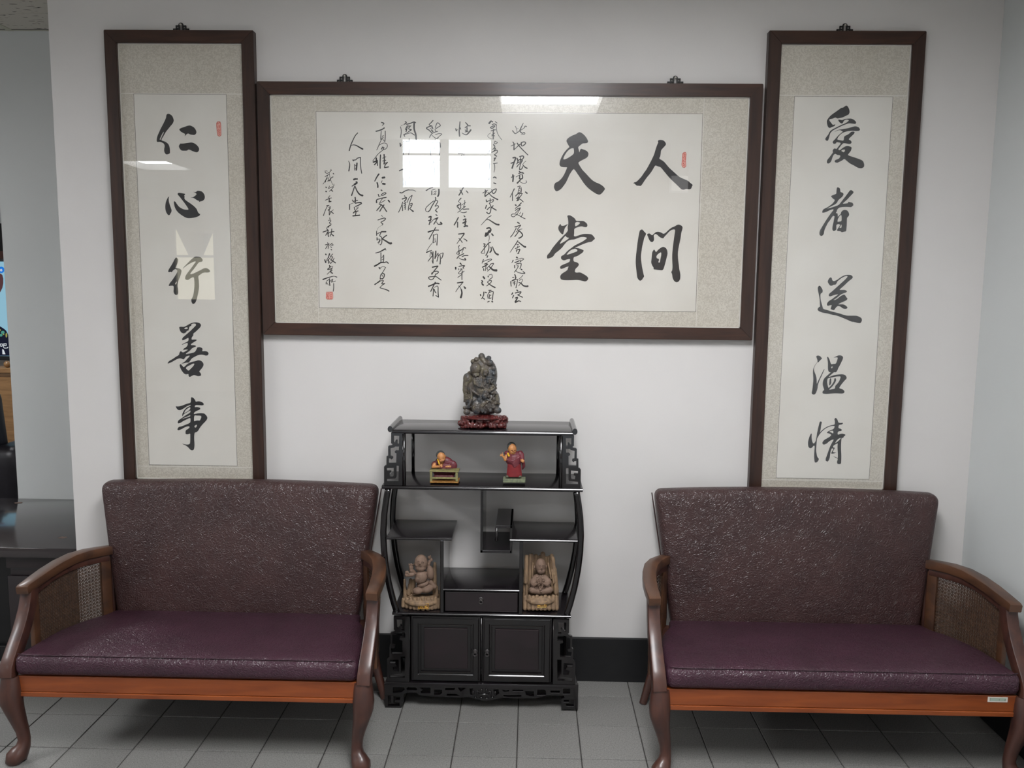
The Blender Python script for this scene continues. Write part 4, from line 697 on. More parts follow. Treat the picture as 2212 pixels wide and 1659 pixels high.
# ================================================================== LOVESEATS
def loveseat(cx, label):
    e = empty('loveseat', (cx, -.34, 0), label, 'sofa', 'plum leather loveseats with cane arms')
    # seat cushion
    vs, fs = rounded_box(.5, .2, .035, .022, 34, 14, 3)
    hw = [(-.61, .517), (-.52, .512), (-.40, .503), (-.30, .478), (-.22, .442), (-.12, .432)]
    out = []
    for v in vs:
        t = (v.y+.2)/.4; Y = -.612+t*.47; x = v.x/.5*interp(hw, Y); s = (v.z+.035)/.07
        zt = .338+.020*math.sin(math.pi*min(1, max(0, t*.9+.05)))*(1-(v.x/.5)**4*.6)-.040*t
        bulge = .004*math.sin(math.pi*s) if t < .05 else 0
        out.append((cx+x, Y-bulge, .272+(zt-.272)*s))
    MB().add(out, fs).obj('seat_cushion', 'leather_s', e, smooth=True)
    st = [(cx+(-1+2*i/40)*.508, -.606+(.006 if i in (0, 40) else 0), .3395) for i in range(41)]
    MB().tube(st, .0017, 6).obj('seam_piping', 'leather_s', e, smooth=True)
    # back cushion
    vs, fs = rounded_box(.5, .04, .235, .030, 34, 2, 16)
    out = []
    for v in vs:
        s = (v.z+.235)/.47; half = .424+(.492-.424)*s**.95
        x = v.x/.5; Y = -.135+s*.052+v.y
        front = max(0, -v.y/.04); Y -= front*.016*(1-x*x)*math.sin(math.pi*min(1, s+.08))
        z = .265+s*.482+(.012*(1-x*x)*s*s)
        out.append((cx+x*half, Y, z))
    MB().add(out, fs).obj('backrest', 'leather_b', e, smooth=True)
    for s in (-1, 1):   # piping up the rear side edges and over the top corner
        p = [(cx+s*(.424+.068*t**.95), -.098+t*.052, .30+t*.425) for t in [i/12 for i in range(13)]]
        MB().tube(p, .0022, 6).obj('side_piping', 'leather_b', e, smooth=True)
    # front rail with bead
    MB().box(cx-.512, cx+.512, -.603, -.580, .222, .272, .002).obj('front_rail', 'rail', e)
    MB().box(cx-.511, cx+.511, -.606, -.580, .207, .2215, .002).obj('rail_bead', 'rail', e)
    MB().box(cx-.42, cx+.42, -.13, -.105, .21, .30, .002).obj('rear_rail', 'legw', e)
    for s in (-1, 1): auto_smooth(MB().sweep([(cx+s*.505, -.585, .25, .011, .025), (cx+s*.49, -.38, .25, .011, .025), (cx+s*.44, -.14, .25, .011, .025)], sec='rect').obj('side_rail', 'legw', e))
    apath = [(.450, -.135), (.472, -.17), (.497, -.21), (.519, -.26), (.533, -.32), (.540, -.38), (.542, -.44), (.5415, -.50)]
    zt = [.5115, .5165, .5205, .5215, .5175, .512, .5065, .502]
    for s in (-1, 1):
        # arm rest
        pts = [(cx+s*u, Y, z, .0185+.004*math.sin(math.pi*i/7), .0145) for i, ((u, Y), z) in enumerate(zip(apath, zt))]
        pts = [(pts[0][0], pts[0][1]+.001, pts[0][2], .014, .010)]+pts+[(cx+s*.541, -.508, .5005, .018, .012)]
        auto_smooth(MB().sweep(pts, sec='rect').obj('arm_rest', 'arm', e), 32)
        # front post, sweeping forward to the seat corner
        pp = [(.541, -.470, .492, .0185, .021), (.541, -.474, .470, .0185, .021), (.541, -.486, .438, .0185, .021), (.541, -.505, .405, .019, .021), (.540, -.530, .372, .019, .021), (.539, -.560, .340, .0195, .021), (.538, -.585, .313, .020, .021), (.537, -.602, .292, .0205, .020), (.536, -.606, .270, .0205, .019)]
        auto_smooth(MB().sweep([(cx+s*p[0],)+p[1:] for p in pp], sec='rect').obj('front_post', 'legw', e), 32)
        # cabriole front leg
        lg = [(.532, -.598, .270, .026, .024), (.532, -.600, .245, .029, .027), (.533, -.604, .215, .0315, .030), (.532, -.605, .190, .030, .029), (.526, -.602, .160, .025, .025), (.518, -.598, .125, .0205, .021), (.512, -.594, .095, .0175, .018), (.509, -.592, .065, .0165, .017), (.511, -.595, .045, .019, .020), (.518, -.603, .030, .0245, .026), (.525, -.609, .018, .028, .030), (.527, -.611, .008, .026, .028), (.525, -.609, 0, .020, .022)]
        auto_smooth(MB().sweep([(cx+s*p[0],)+p[1:] for p in lg], side=(1, 0, 0), n=18, round_=.40).obj('leg', 'legw', e), 60)
        rl = [(.455, -.125, .50, .014, .014), (.455, -.125, .30, .016, .016), (.462, -.13, .22, .017, .017), (.488, -.15, .10, .015, .015), (.520, -.17, .0, .012, .013)]
        auto_smooth(MB().sweep([(cx+s*p[0],)+p[1:] for p in rl], side=(1, 0, 0), n=12, round_=.3).obj('leg', 'legw', e), 50)
        # wooden surround of the cane
        sf = lambda t: ((interp([(0, .453), (.12, .478), (.27, .503), (.45, .523), (.65, .534), (.85, .539), (1, .540)], t)), -.150-t*.315)
        zb = lambda t: .255+.0*t
        zu = lambda t: .494+.012*math.sin(math.pi*min(1, t*1.1))-.010*t
        rail = [(cx+s*sf(t)[0], sf(t)[1], zu(t)-.006, .0085, .011) for t in [i/10 for i in range(11)]]
        auto_smooth(MB().sweep(rail, sec='rect').obj('cane_rail', 'legw', e))
        for t, wd in ((.035, .017), (.965, .014)):
            q = sf(t); d = Vector((sf(min(1, t+.02))[0]-sf(max(0, t-.02))[0], sf(min(1, t+.02))[1]-sf(max(0, t-.02))[1], 0)).normalized()
            auto_smooth(MB().sweep([(cx+s*q[0], q[1], .25, wd, .008), (cx+s*q[0], q[1], .49, wd, .008)], side=(s*d.x, d.y, 0), sec='rect').obj('cane_stile', 'arm', e))
        # woven cane: paired uprights and levels, crossing diagonals; open octagonal holes
        mb = MB(); t0, t1 = .075, .925; pitch = .0118; L = .345; nx = int((t1-t0)*L/pitch)
        def pt(t, z): q = sf(t); return Vector((cx+s*q[0], q[1], z))
        def strand(a, b, w_, off):
            n = max(2, int(abs(b[0]-a[0])*14)+1); prev = None
            for i in range(n):
                (ta, za), (tb, zb_) = [(a[0]+(b[0]-a[0])*k/n, a[1]+(b[1]-a[1])*k/n) for k in (i, i+1)]
                p, q = pt(ta, za), pt(tb, zb_); d = (q-p)
                if d.length < 1e-6: continue
                d.normalize(); nrm = Vector((-1, 0, 0)); sd = d.cross(nrm).normalized()*w_/2; o_ = nrm*off; h = nrm*.0005
                mb.add([p+sd+o_+h, p-sd+o_+h, q-sd+o_+h, q+sd+o_+h, p+sd+o_-h, p-sd+o_-h, q-sd+o_-h, q+sd+o_-h], [(0, 1, 2, 3), (7, 6, 5, 4), (0, 4, 5, 1), (2, 6, 7, 3), (1, 5, 6, 2), (3, 7, 4, 0)])
        dt = pitch/L; zlo = .262
        for i in range(nx+1):
            for k in (-.0013, .0013):
                t = t0+(i+.5)*dt+k/L
                if t0 < t < t1: strand((t, zlo), (t, zu(t)-.012), .0017, 0)
        rows = int((.50-zlo)/pitch)
        for j in range(rows+1):
            for k in (-.0013, .0013):
                z = zlo+(j+.5)*pitch+k; ts = [t0+(t1-t0)*q/40 for q in range(41) if zu(t0+(t1-t0)*q/40)-.012 > z]
                if len(ts) > 1: strand((ts[0], z), (ts[-1], z), .0017, .0009)
        for sg in (-1, 1):
            for m in range(-rows-2, nx+rows+4):
                # through pair crossings
                seg = []
                for q in range(0, rows*2+2):
                    z = zlo+q*pitch/2; t = t0+(m+.5)*dt+sg*(q-1)*dt/2
                    if t0 < t < t1 and z < zu(t)-.012: seg.append((t, z))
                if len(seg) > 1: strand(seg[0], seg[-1], .0021, -.0009*sg-.0002)
        mb.obj('cane_panel', 'cane', e, fix=False)
        # beaded lip around the weave
        lp = [pt(t0, zlo)]+[pt(t0, .40)]+[pt(t0+(t1-t0)*i/12, zu(t0+(t1-t0)*i/12)-.013) for i in range(13)]+[pt(t1, .40), pt(t1, zlo)]
        lp = [tuple(p+Vector((-s*.003, 0, 0))) for p in lp]
        mb = MB()
        for a, b in zip(lp, lp[1:]): mb.tube([a, b], .0019, 6)
        mb.obj('cane_spline', 'arm', e)
    return e
sl = loveseat(-1.017, 'plum leather loveseat on the left, its left end beside the alcove and dark low table')
sr = loveseat(.930, 'plum leather loveseat on the right near the corner, white sticker on its front rail')
q0, q1 = W(2134, 1505, -.6035), W(2176, 1517, -.6035)
stk = MB().box(q0[0], q1[0], -.6045, -.603, q1[1], q0[1], .0003).obj('paper_sticker', 'sticker', sr)
dx, dz = q1[0]-q0[0], q0[1]-q1[1]
MB().box(q0[0]+.12*dx, q0[0]+.92*dx, -.6049, -.6044, q1[1]+.22*dz, q1[1]+.8*dz).obj('sticker_print', 'stickp', stk)
MB().box(q0[0]+.10*dx, q0[0]+.115*dx, -.6049, -.6044, q1[1]+.22*dz, q1[1]+.8*dz).box(q0[0]+.85*dx, q0[0]+.87*dx, -.6051, -.6046, q1[1]+.3*dz, q1[1]+.7*dz).box(q0[0]+.55*dx, q0[0]+.6*dx, -.6051, -.6046, q1[1]+.42*dz, q1[1]+.52*dz).obj('sticker_print', 'line', stk)

# ================================================================== ALCOVE AND TELEVISION CORNER
tb = empty('low_table', (-2.4, .37, 0), 'dark low table with a glossy worn top filling the alcove left of the loveseats', 'table')
auto_smooth(MB().box(-3.2, -1.672, .022, .722, .422, .4605, .004).obj('table_top', 'table', tb))
MB().box(-3.15, -1.69, .075, .70, .06, .4215, .002).obj('body', 'tvb', tb)
mb = MB().box(-1.963, -1.675, .045, .08, .372, .4215, .004).box(-1.955, -1.675, .055, .08, .34, .372, .006).box(-1.963, -1.675, .05, .08, .05, .34, .003)
auto_smooth(mb.obj('side_pillar', 'tablel', tb))
MB().box(-3.15, -1.68, .055, .68, 0, .06, .002).obj('plinth', 'tvb', tb)
for (px, py, r) in ((135, 1161, .017), (40, 1086, .016)):
    d = FW*F+RT*(px-1106)+UP*(829.5-py); t = (.4607-H0)/d.z; X, Y = d.x*t, -D+d.y*t
    mb = MB(); P = [(X+math.cos(k*math.pi/6)*r*(1+.25*math.sin(k*2.3)), Y+math.sin(k*math.pi/6)*r*.8*(1+.2*math.cos(k*3.1))) for k in range(12)]
    mb.poly([P], lambda x, y: Vector((x, y, .46075))).obj('worn_spot', 'tag', tb, fix=False)

YT = 2.5
a0 = W(0, 565, YT); tz1 = a0[1]; tz0 = W(15, 769, YT)[1]
tv = empty('television', (-3.8, YT+.03, tz0-.07), 'flat television showing a pale blue picture, glimpsed beyond the left wall edge', 'television')
MB().box(-4.35, -3.28, YT, YT+.05, tz0-.03, tz1+.018, .004).obj('bezel', 'tvb', tv)
MB().box(-3.95, -3.65, YT-.04, YT+.09, tz0-.07, tz0-.055, .004).box(-3.85, -3.75, YT+.01, YT+.03, tz0-.055, tz0-.03).obj('tv_stand', 'tvb', tv)
mscr = emis('screen_pale_blue', (.38, .70, .88), .75); mdk = emis('screen_dark', (.012, .014, .03), 1); mhr = emis('screen_hair', (.10, .045, .05), 1)
mbl = emis('screen_logo_blue', (.02, .22, .80), .9); mwh = emis('screen_white', (.8, .85, .9), .9); mgr = emis('screen_green', (.10, .38, .30), .8); mye = emis('screen_yellow', (.45, .45, .12), .7)
scr = MB().box(-4.33, -3.30, YT-.002, YT-.0005, tz0, tz1).obj('screen', mscr, tv)
def onscr(loops, mat, dz, nm='screen_shape'):
    mb = MB()
    for l in loops: mb.poly([l], lambda x, y: (lambda a: Vector((a[0], YT-.003-dz, a[1])))(W(x, y, YT)))
    mb.obj(nm, mat, scr, fix=False)
def circ(cx_, cy_, r, n=20, ry=None): return [(cx_+r*math.cos(2*math.pi*k/n), cy_+(ry or r)*math.sin(2*math.pi*k/n)) for k in range(n)]
onscr([circ(3.5, 583, 7)], mbl, .001)
onscr([[(1.2, 583.5), (1.8, 581.5), (3.5, 580.8), (5.5, 581.5), (5, 582.6), (3.4, 582), (2.4, 583.5), (3.4, 585), (4.6, 584.6), (4.4, 583.6), (3.4, 583.6), (3.4, 582.9), (6, 582.9), (5.6, 585.6), (3.4, 586.4), (1.6, 585.4)]], mwh, .002)
onscr([[(-12, 596), (-4, 591), (2, 591), (6, 594), (8, 602), (8, 612), (6, 622), (2, 630), (-3, 636), (-14, 640)]], mhr, .001)
onscr([[(-40, 716), (-20, 702), (-4, 702), (8, 709), (14, 714), (22, 730), (28, 768.5), (-40, 768.5)]], mdk, .001)
onscr([circ(7, 718, 4, ry=3.4), circ(3, 724, 3.5, ry=3)], mgr, .002); onscr([circ(1, 713, 2.2), circ(15, 724, 2, ry=5), circ(9, 722, 1.6)], mye, .003)
def bars(L, w_=1.3):
    o = []
    for (x0, y0, x1, y1) in L:
        d = Vector((x1-x0, y1-y0)); n = Vector((-d.y, d.x)).normalized()*w_/2
        o.append([(x0+n.x, y0+n.y), (x1+n.x, y1+n.y), (x1-n.x, y1-n.y), (x0-n.x, y0-n.y)])
    return o
onscr(bars([(1.5, 743, 6.5, 742.6), (2, 743, 2.6, 748), (6.4, 743, 6.2, 747.6), (2.4, 748, 6.2, 747.6), (8.5, 742.5, 15, 742), (8.6, 742.5, 8.8, 750), (14.8, 742, 14.6, 747), (8.8, 746.8, 14.8, 746.4), (11.6, 742.4, 11.6, 746.4), (8.8, 750, 11, 752), (11, 752, 18, 751.4), (18, 751.4, 18, 749)]), mwh, .003)
onscr([[(6, 754), (9, 755), (13, 765), (6.5, 765)]], mwh, .003)

tc = empty('television_cabinet', (-3.8, YT+.1, 0), 'honey wood television cabinet beyond the left wall edge', 'cabinet')
zc_ = tz0-.07
MB().box(-4.6, -3.0, YT-.12, YT+.4, zc_-.03, zc_, .003).obj('cabinet_top', 'honey', tc)
MB().box(-4.58, -3.02, YT-.10, YT+.38, 0, zc_-.03, .003).obj('body', 'honey', tc)
for i in range(3):
    dd = MB().box(-4.56+i*.52, -4.06+i*.52, YT-.115, YT-.10, .06, zc_-.06, .003).obj('door', 'honey', tc)
    MB().ball((-4.10+i*.52, YT-.125, zc_*.6), .012).obj('knob', 'knob', dd, smooth=True)
kb = W(17, 806, YT-.06)
bb = MB().ball((kb[0], YT-.06, zc_+.022), .022).obj('round_ornament', 'honey', None, smooth=True)
bb['label'] = 'small round beige ornament beside the foot of the television'; bb['category'] = 'ornament'
zs = W(0, 545, YT)[1]
ws = empty('wall_shelf', (-3.8, 3.3, zs), 'reddish brown shelf unit on the wall above the television', 'shelf')
MB().box(-5.0, -3.0, 3.2, 3.58, zs-.10, zs+.03, .003).obj('shelf_board', 'redwood', ws)
MB().box(-5.0, -3.0, 3.35, 3.58, zs+.03, zs+.24, .003).obj('back_panel', 'tvb', ws)
# black leather armchair in front of the television
ac = empty('armchair', (-3.05, 1.55, 0), 'black leather armchair glimpsed at the left edge before the television', 'armchair')
def rb(name, c, h, r, mat='chair', rot=0):
    vs, fs = rounded_box(h[0], h[1], h[2], r, 6, 4, 6)
    Rm = Matrix.Rotation(rot, 3, 'X'); MB().add([Rm@Vector(v)+Vector(c) for v in vs], fs).obj(name, mat, ac, smooth=True)
rb('seat', (-3.06, 1.52, .36), (.30, .28, .10), .05); rb('backrest', (-3.06, 1.26, .66), (.33, .09, .24), .07, rot=.12)
for x in (-3.43, -2.69): rb('arm', (x, 1.50, .40), (.09, .32, .20), .06)
for x in (-3.35, -2.77):
    for y in (1.3, 1.72): MB().box(x-.02, x+.02, y-.02, y+.02, 0, .21, .003).obj('leg', 'tvb', ac)

# ================================================================== FIGURINES
class Fig:
    def __init__(s, crop, zs): s.c = crop; s.zs = zs; s.mb = None
    def P(s, x, y, Y, lift=0):
        a = W(s.c[0]+x/s.c[2], s.c[1]+y/s.c[2], Y); return Vector((a[0], Y, max(a[1], s.zs+lift)))
    def r(s, z, Y=-.19): return z/s.c[2]*(D+Y)/F
    def new(s): s.mb = MB(); return s
    def B(s, x, y, Y, rx, rz=None, ry=None, rot=0):
        rz = rx if rz is None else rz; rr = (s.r(rx), s.r(ry if ry is not None else min(rx, rz)), s.r(rz))
        p = s.P(x, y, Y, rr[2]*.3); s.mb.ball(p, rr, rot=math.radians(rot)); return s
    def K(s, x0, y0, Y0, x1, y1, Y1, r0, r1=None):
        r0_ = s.r(r0); r1_ = s.r(r1 if r1 is not None else r0)
        s.mb.cap(s.P(x0, y0, Y0, r0_*.8), s.P(x1, y1, Y1, r1_*.8), r0_, r1_); return s
    def X(s, x0, x1, y0, y1, Ya, Yb, b=.0008):   # box: photo extents measured on its front plane Ya
        a = s.P(x0, y0, Ya); c = s.P(x1, y1, Ya); s.mb.box(a.x, c.x, Ya, Yb, c.z, a.z, b); return s
    def out(s, name, mat, par, vox=.0011, sm=4, disp=None, ds=.006):
        for i, v in enumerate(s.mb.v):
            if v[2] < s.zs+.0004: s.mb.v[i] = (v[0], v[1], s.zs+.0004)
        o = s.mb.obj(name, mat, par, fix=False)
        return remesh(o, vox, sm, disp, ds)
    def line(s, name, mat, par, lines, w):
        mb = MB()
        for L in lines: mb.tube([tuple(s.P(*p)) for p in L], s.r(w), 6)
        return mb.obj(name, mat, par, smooth=True)

# --- seated novice writing at a desk
zA = .7835
A = Fig((915, 960, 18.43), zA)
eA = empty('monk_figurine', (A.P(810, 1500, -.18).x, -.185, zA), 'small figurine of a monk in maroon robe leaning over a mossy green desk', 'figurine')
A.new().X(245, 1385, 1475, 1548, -.213, -.150); ba = A.mb.obj('straw_base', 'deskb', eA)
A.new().X(235, 1400, 1040, 1115, -.213, -.168)
for x in (250, 1270): A.X(x, x+90, 1100, 1480, -.212, -.206); A.X(x, x+90, 1100, 1480, -.176, -.170)
A.X(300, 1320, 1300, 1385, -.211, -.206)
A.mb.obj('desk', 'deskw', eA)
A.new().X(360, 1280, 1010, 1034, -.205, -.176, .0003); 
A.mb.obj('paper_sheet', 'deskw', eA)
A.new(); A.B(830, 1000, -.168, 500, 420, 190); A.B(430, 830, -.170, 130, 170, 120); A.B(1160, 850, -.170, 190, 220, 130); A.B(900, 720, -.166, 330, 240, 170, rot=20); A.K(560, 620, -.168, 380, 900, -.175, 70, 70)
A.K(500, 1280, -.19, 1130, 1280, -.19, 110); A.out('robe', 'robe', eA, .0012, 3, .0012, .004)
A.new(); A.K(430, 800, -.184, 370, 900, -.190, 80, 60); A.K(370, 900, -.190, 640, 880, -.199, 58, 50); A.B(690, 850, -.201, 60, 50, 55)
A.K(700, 830, -.201, 735, 800, -.203, 16); A.K(715, 850, -.204, 750, 850, -.206, 16); A.K(710, 875, -.204, 745, 885, -.206, 15); A.K(690, 890, -.204, 725, 905, -.206, 14); A.K(670, 810, -.201, 690, 780, -.203, 17)
A.B(960, 880, -.198, 100, 42, 60, rot=-6); A.K(1000, 880, -.20, 1100, 860, -.20, 26, 18); A.K(990, 900, -.201, 1080, 900, -.201, 18, 12); A.K(900, 880, -.2, 870, 905, -.203, 14); A.K(1000, 860, -.199, 1060, 840, -.199, 16, 12)
A.B(705, 500, -.182, 172, 215, 165, rot=-18); A.B(735, 640, -.190, 110, 75, 100, rot=-18); A.B(872, 470, -.178, 24, 48, 30); A.B(738, 625, -.201, 26, 22, 22); A.B(650, 640, -.195, 40, 36, 30); A.B(810, 600, -.194, 38, 34, 30); A.K(700, 690, -.18, 720, 760, -.176, 90)
A.out('body', 'skin', eA, .0008, 3)
A.new(); A.B(668, 405, -.176, 186, 168, 172, rot=-18); A.out('hair', 'hair', eA, .0009, 2)
A.line('face_lines', 'feature', eA, [[(615, 592, -.201), (655, 606, -.2025), (700, 592, -.202)], [(755, 555, -.202), (790, 562, -.201), (825, 535, -.198)], [(700, 668, -.203), (760, 680, -.2035), (815, 645, -.200)], [(600, 560, -.2), (650, 560, -.2015)], [(745, 515, -.2), (800, 500, -.198)]], 6)
A.new(); A.K(560, 600, -.188, 600, 700, -.196, 28, 34); A.K(600, 700, -.196, 625, 790, -.199, 34, 30); A.out('sash', 'yellow', eA, .0009, 2)

# --- standing monk waving
B = Fig((1065, 940, 15.08), zA)
eB = empty('monk_figurine', (B.P(690, 1500, -.19).x, -.19, zA), 'small standing monk figurine in red robe, one hand raised, on green stone base', 'figurine')
B.new().X(325, 1055, 1440, 1556, -.213, -.168, .0012); B.mb.obj('stone_base', 'slab', eB)
zb_ = B.P(0, 1440, -.213).z; B.zs = zb_
B.new(); B.B(465, 1345, -.196, 65, 45, 75); B.B(870, 1345, -.196, 65, 45, 75); B.out('shoe', 'shoe', eB, .0008, 2)
B.new(); mbs = []
for i in range(9):
    y = 1335-i*50; hwid = 262-i*5; a = B.P(690, y, -.19); mbs.append((a.x, -.19, a.z, B.r(hwid), B.r(150)))
B.mb.sweep(mbs, side=(1, 0, 0), n=24, round_=.48)
for k in range(7): x = 470+k*75; B.K(x, 1290, -.19-.012*math.sin((k+.5)/7*math.pi), x*.9+70, 1000, -.19-.010*math.sin((k+.5)/7*math.pi), 26, 16)
B.out('skirt', 'robe2', eB, .0010, 3)
B.new(); B.B(680, 790, -.188, 285, 250, 180); B.B(650, 640, -.187, 220, 160, 150); B.B(880, 640, -.187, 120, 150, 120); B.B(470, 590, -.184, 110, 90, 90); B.K(930, 640, -.19, 960, 800, -.196, 85, 70)
B.K(990, 900, -.192, 1000, 1010, -.190, 60, 52); B.K(1000, 1010, -.19, 960, 1110, -.188, 52, 20)
for k in range(6): B.K(430+k*18, 760+k*42, -.197-.004*math.sin(k), 640+k*12, 850+k*38, -.207, 16, 20); B.K(640+k*12, 850+k*38, -.207, 860-k*4, 720+k*48, -.200, 20, 15)
B.out('robe', 'robe', eB, .0010, 2)
B.new(); B.B(628, 440, -.192, 142, 190, 140, rot=-8); B.B(640, 560, -.196, 105, 75, 95); B.B(505, 480, -.190, 26, 46, 28); B.B(668, 505, -.2085, 24, 22, 20); B.B(600, 545, -.203, 38, 34, 28); B.B(720, 530, -.200, 30, 30, 26); B.K(620, 600, -.190, 630, 680, -.188, 80)
B.K(440, 680, -.190, 400, 800, -.196, 62, 55); B.K(400, 800, -.196, 330, 690, -.200, 48, 38); B.B(295, 655, -.201, 48, 44, 24)
for (x, y) in ((235, 690), (228, 650), (245, 608), (312, 565)): B.K(290, 650, -.201, x, y, -.203, 18, 11)
B.K(320, 680, -.201, 345, 640, -.205, 16, 11)
B.B(955, 830, -.203, 62, 55, 36)
for (x, y) in ((905, 800), (915, 850), (950, 888), (1000, 885), (1015, 840)): B.K(955, 830, -.205, x, y, -.207, 22, 14)
B.out('body', 'skin', eB, .0008, 3)
B.new(); B.B(606, 352, -.187, 150, 132, 145); B.B(560, 400, -.183, 105, 110, 120); B.out('hair', 'hair', eB, .0009, 2)
B.line('face_lines', 'feature', eB, [[(590, 500, -.207), (625, 488, -.208), (655, 500, -.208)], [(690, 492, -.207), (720, 480, -.205), (742, 492, -.202)], [(610, 560, -.2075), (665, 580, -.2085), (725, 545, -.204)]], 7)
B.new(); B.X(462, 510, 590, 690, -.2045, -.200, .0004); 
MBy = MB(); pa = [B.P(*q) for q in ((452, 590, -.2075), (505, 572, -.2085), (555, 685, -.2095), (500, 700, -.2085))]
MBy.add(pa+[p+Vector((0, .006, 0)) for p in pa], [(0, 1, 2, 3), (7, 6, 5, 4), (0, 4, 5, 1), (1, 5, 6, 2), (2, 6, 7, 3), (3, 7, 4, 0)]).obj('sash', 'yellow', eB)

# --- two clay child-monk carvings
zC = .3435
def plaque(Fg, par, x0, x1, y0, y1, Y, strokes):
    Fg.new().X(x0, x1, y0, y1, Y, Y+.006, .0006); pl = Fg.mb.obj('plaque', 'plaque', par)
    mb = MB()
    fr = [[(x0, y0, Y-.0004), (x1, y0, Y-.0004)], [(x0, y1, Y-.0004), (x1, y1, Y-.0004)], [(x0, y0, Y-.0004), (x0, y1, Y-.0004)], [(x1, y0, Y-.0004), (x1, y1, Y-.0004)]]
    for L in fr: mb.tube([tuple(Fg.P(*p)) for p in L], Fg.r(5), 5)
    for st in strokes.split(';'):
        mb.tube([tuple(Fg.P(p[0], p[1], Y-.0006)) for p in nums(st)], Fg.r(7), 5)
    mb.obj('gold_lettering', 'gold', pl)
C = Fig((855, 1185, 11.85), zC)
eC = empty('clay_figurine', (C.P(650, 1500, -.19).x, -.19, zC), 'brown clay child monk with a sack kneeling on a stump, in the left compartment', 'figurine')
C.new()
for i, x in enumerate((195, 285, 380, 480, 575, 700, 820, 920, 1010, 1100, 1150)):
    Yf = -.198-.026*math.sin((x-150)/1030*math.pi)
    C.K(x, 1560, Yf+.006, x, 1300-(i % 3)*14, Yf+.008, 62, 50); C.K(x*.94+40, 1560, -.165, x*.94+40, 1200, -.160, 60, 50)
C.B(660, 1330, -.19, 480, 130, 330)
C.K(235, 1250, -.165, 225, 800, -.158, 52, 34); C.K(330, 1150, -.165, 380, 800, -.16, 60, 46); C.K(440, 1100, -.16, 470, 820, -.158, 66, 50); C.K(1140, 1300, -.17, 1150, 880, -.165, 40, 22); C.K(1000, 1150, -.158, 1000, 380, -.152, 60, 44); C.K(930, 1050, -.158, 930, 520, -.154, 50, 40); C.K(1040, 1200, -.165, 1060, 980, -.16, 60, 30)
C.out('stump', 'clay_bark', eC, .0014, 2, .0015, .006)
C.new(); C.B(648, 360, -.190, 178, 222, 172); C.B(640, 480, -.194, 150, 110, 140); C.B(805, 420, -.186, 26, 55, 26); C.B(480, 400, -.186, 20, 45, 24); C.B(612, 395, -.214, 26, 24, 20); C.B(545, 430, -.205, 46, 40, 30); C.B(690, 430, -.205, 46, 40, 30)
C.B(660, 720, -.192, 172, 185, 160); C.B(590, 790, -.2, 110, 110, 110); C.B(700, 900, -.188, 190, 90, 150, rot=-15)
C.B(885, 620, -.184, 105, 195, 110, rot=-8); C.B(800, 1030, -.192, 175, 110, 150, rot=-12); C.B(560, 1080, -.200, 135, 95, 120); C.K(900, 860, -.186, 1000, 980, -.186, 60, 56)
C.K(470, 620, -.192, 400, 560, -.20, 60, 56); C.B(390, 480, -.200, 62, 95, 45); C.K(345, 420, -.203, 340, 400, -.204, 24, 20); C.K(390, 410, -.203, 392, 392, -.204, 24, 20); C.K(432, 420, -.203, 440, 405, -.204, 22, 18)
C.K(420, 660, -.200, 270, 680, -.204, 62, 50); C.B(285, 610, -.205, 55, 50, 40); C.K(300, 600, -.206, 340, 650, -.208, 20, 16); C.K(250, 620, -.206, 245, 670, -.208, 18, 14)
C.B(860, 230, -.176, 50, 48, 45); C.B(910, 290, -.176, 42, 46, 40); C.K(860, 330, -.178, 850, 400, -.18, 40, 36); C.B(885, 190, -.176, 20, 24, 20)
C.out('body', 'clay', eC, .0011, 3)
C.line('face_lines', 'clayline', eC, [[(548, 340, -.2125), (580, 326, -.2145), (610, 345, -.2150)], [(650, 352, -.2150), (685, 336, -.2140), (722, 356, -.2110)], [(570, 436, -.2150), (615, 452, -.2165), (655, 440, -.2150)], [(590, 520, -.208), (625, 530, -.2085)], [(555, 798, -.2185), (620, 800, -.2190)], [(800, 620, -.204), (812, 720, -.204), (760, 840, -.204), (650, 885, -.206)], [(830, 740, -.2), (865, 830, -.2), (800, 935, -.203), (650, 980, -.206)]], 7)
plaque(C, eC, 575, 840, 1412, 1540, -.2275, '625,1470 665,1465;645,1450 640,1490;615,1500 690,1485;650,1490 625,1525;660,1490 685,1520;740,1450 735,1480;765,1460 790,1455;735,1480 800,1470;770,1470 745,1505;740,1500 815,1510')
Dg = Fig((1115, 1180, 11.44), zC)
eD = empty('clay_figurine', (Dg.P(600, 1500, -.19).x, -.19, zC), 'brown clay monk praying with beads inside a hollow trunk, in the right compartment', 'figurine')
Dg.new()
for i, x in enumerate((220, 320, 420, 520, 620, 720, 820, 920, 1000)):
    Yf = -.200-.022*math.sin((x-160)/880*math.pi)
    Dg.K(x, 1530, Yf+.004, x, 1260-(i % 2)*20, Yf+.010, 62, 52); Dg.K(x, 1500, -.168, x, 1100, -.162, 66, 56)
Dg.B(600, 1300, -.19, 400, 140, 320)
for (x0, y0, x1, y1, r0, Y) in ((245, 880, 255, 260, 66, -.186), (330, 1100, 350, 230, 60, -.172), (390, 1000, 390, 220, 56, -.165), (480, 1000, 490, 240, 66, -.158), (600, 1000, 590, 260, 60, -.156), (660, 900, 660, 190, 76, -.158), (760, 1000, 750, 290, 60, -.160), (830, 1050, 820, 270, 58, -.168), (900, 1050, 880, 230, 62, -.176), (980, 1150, 910, 300, 56, -.184), (1010, 1120, 960, 560, 50, -.182), (200, 1400, 215, 900, 46, -.180), (260, 1300, 262, 900, 34, -.19), (1000, 1500, 990, 1250, 44, -.19), (930, 900, 880, 600, 30, -.192), (860, 800, 790, 420, 26, -.186), (400, 900, 415, 420, 26, -.184)):
    Dg.K(x0, y0, Y, x1, y1, Y+.004, r0, r0*.85)
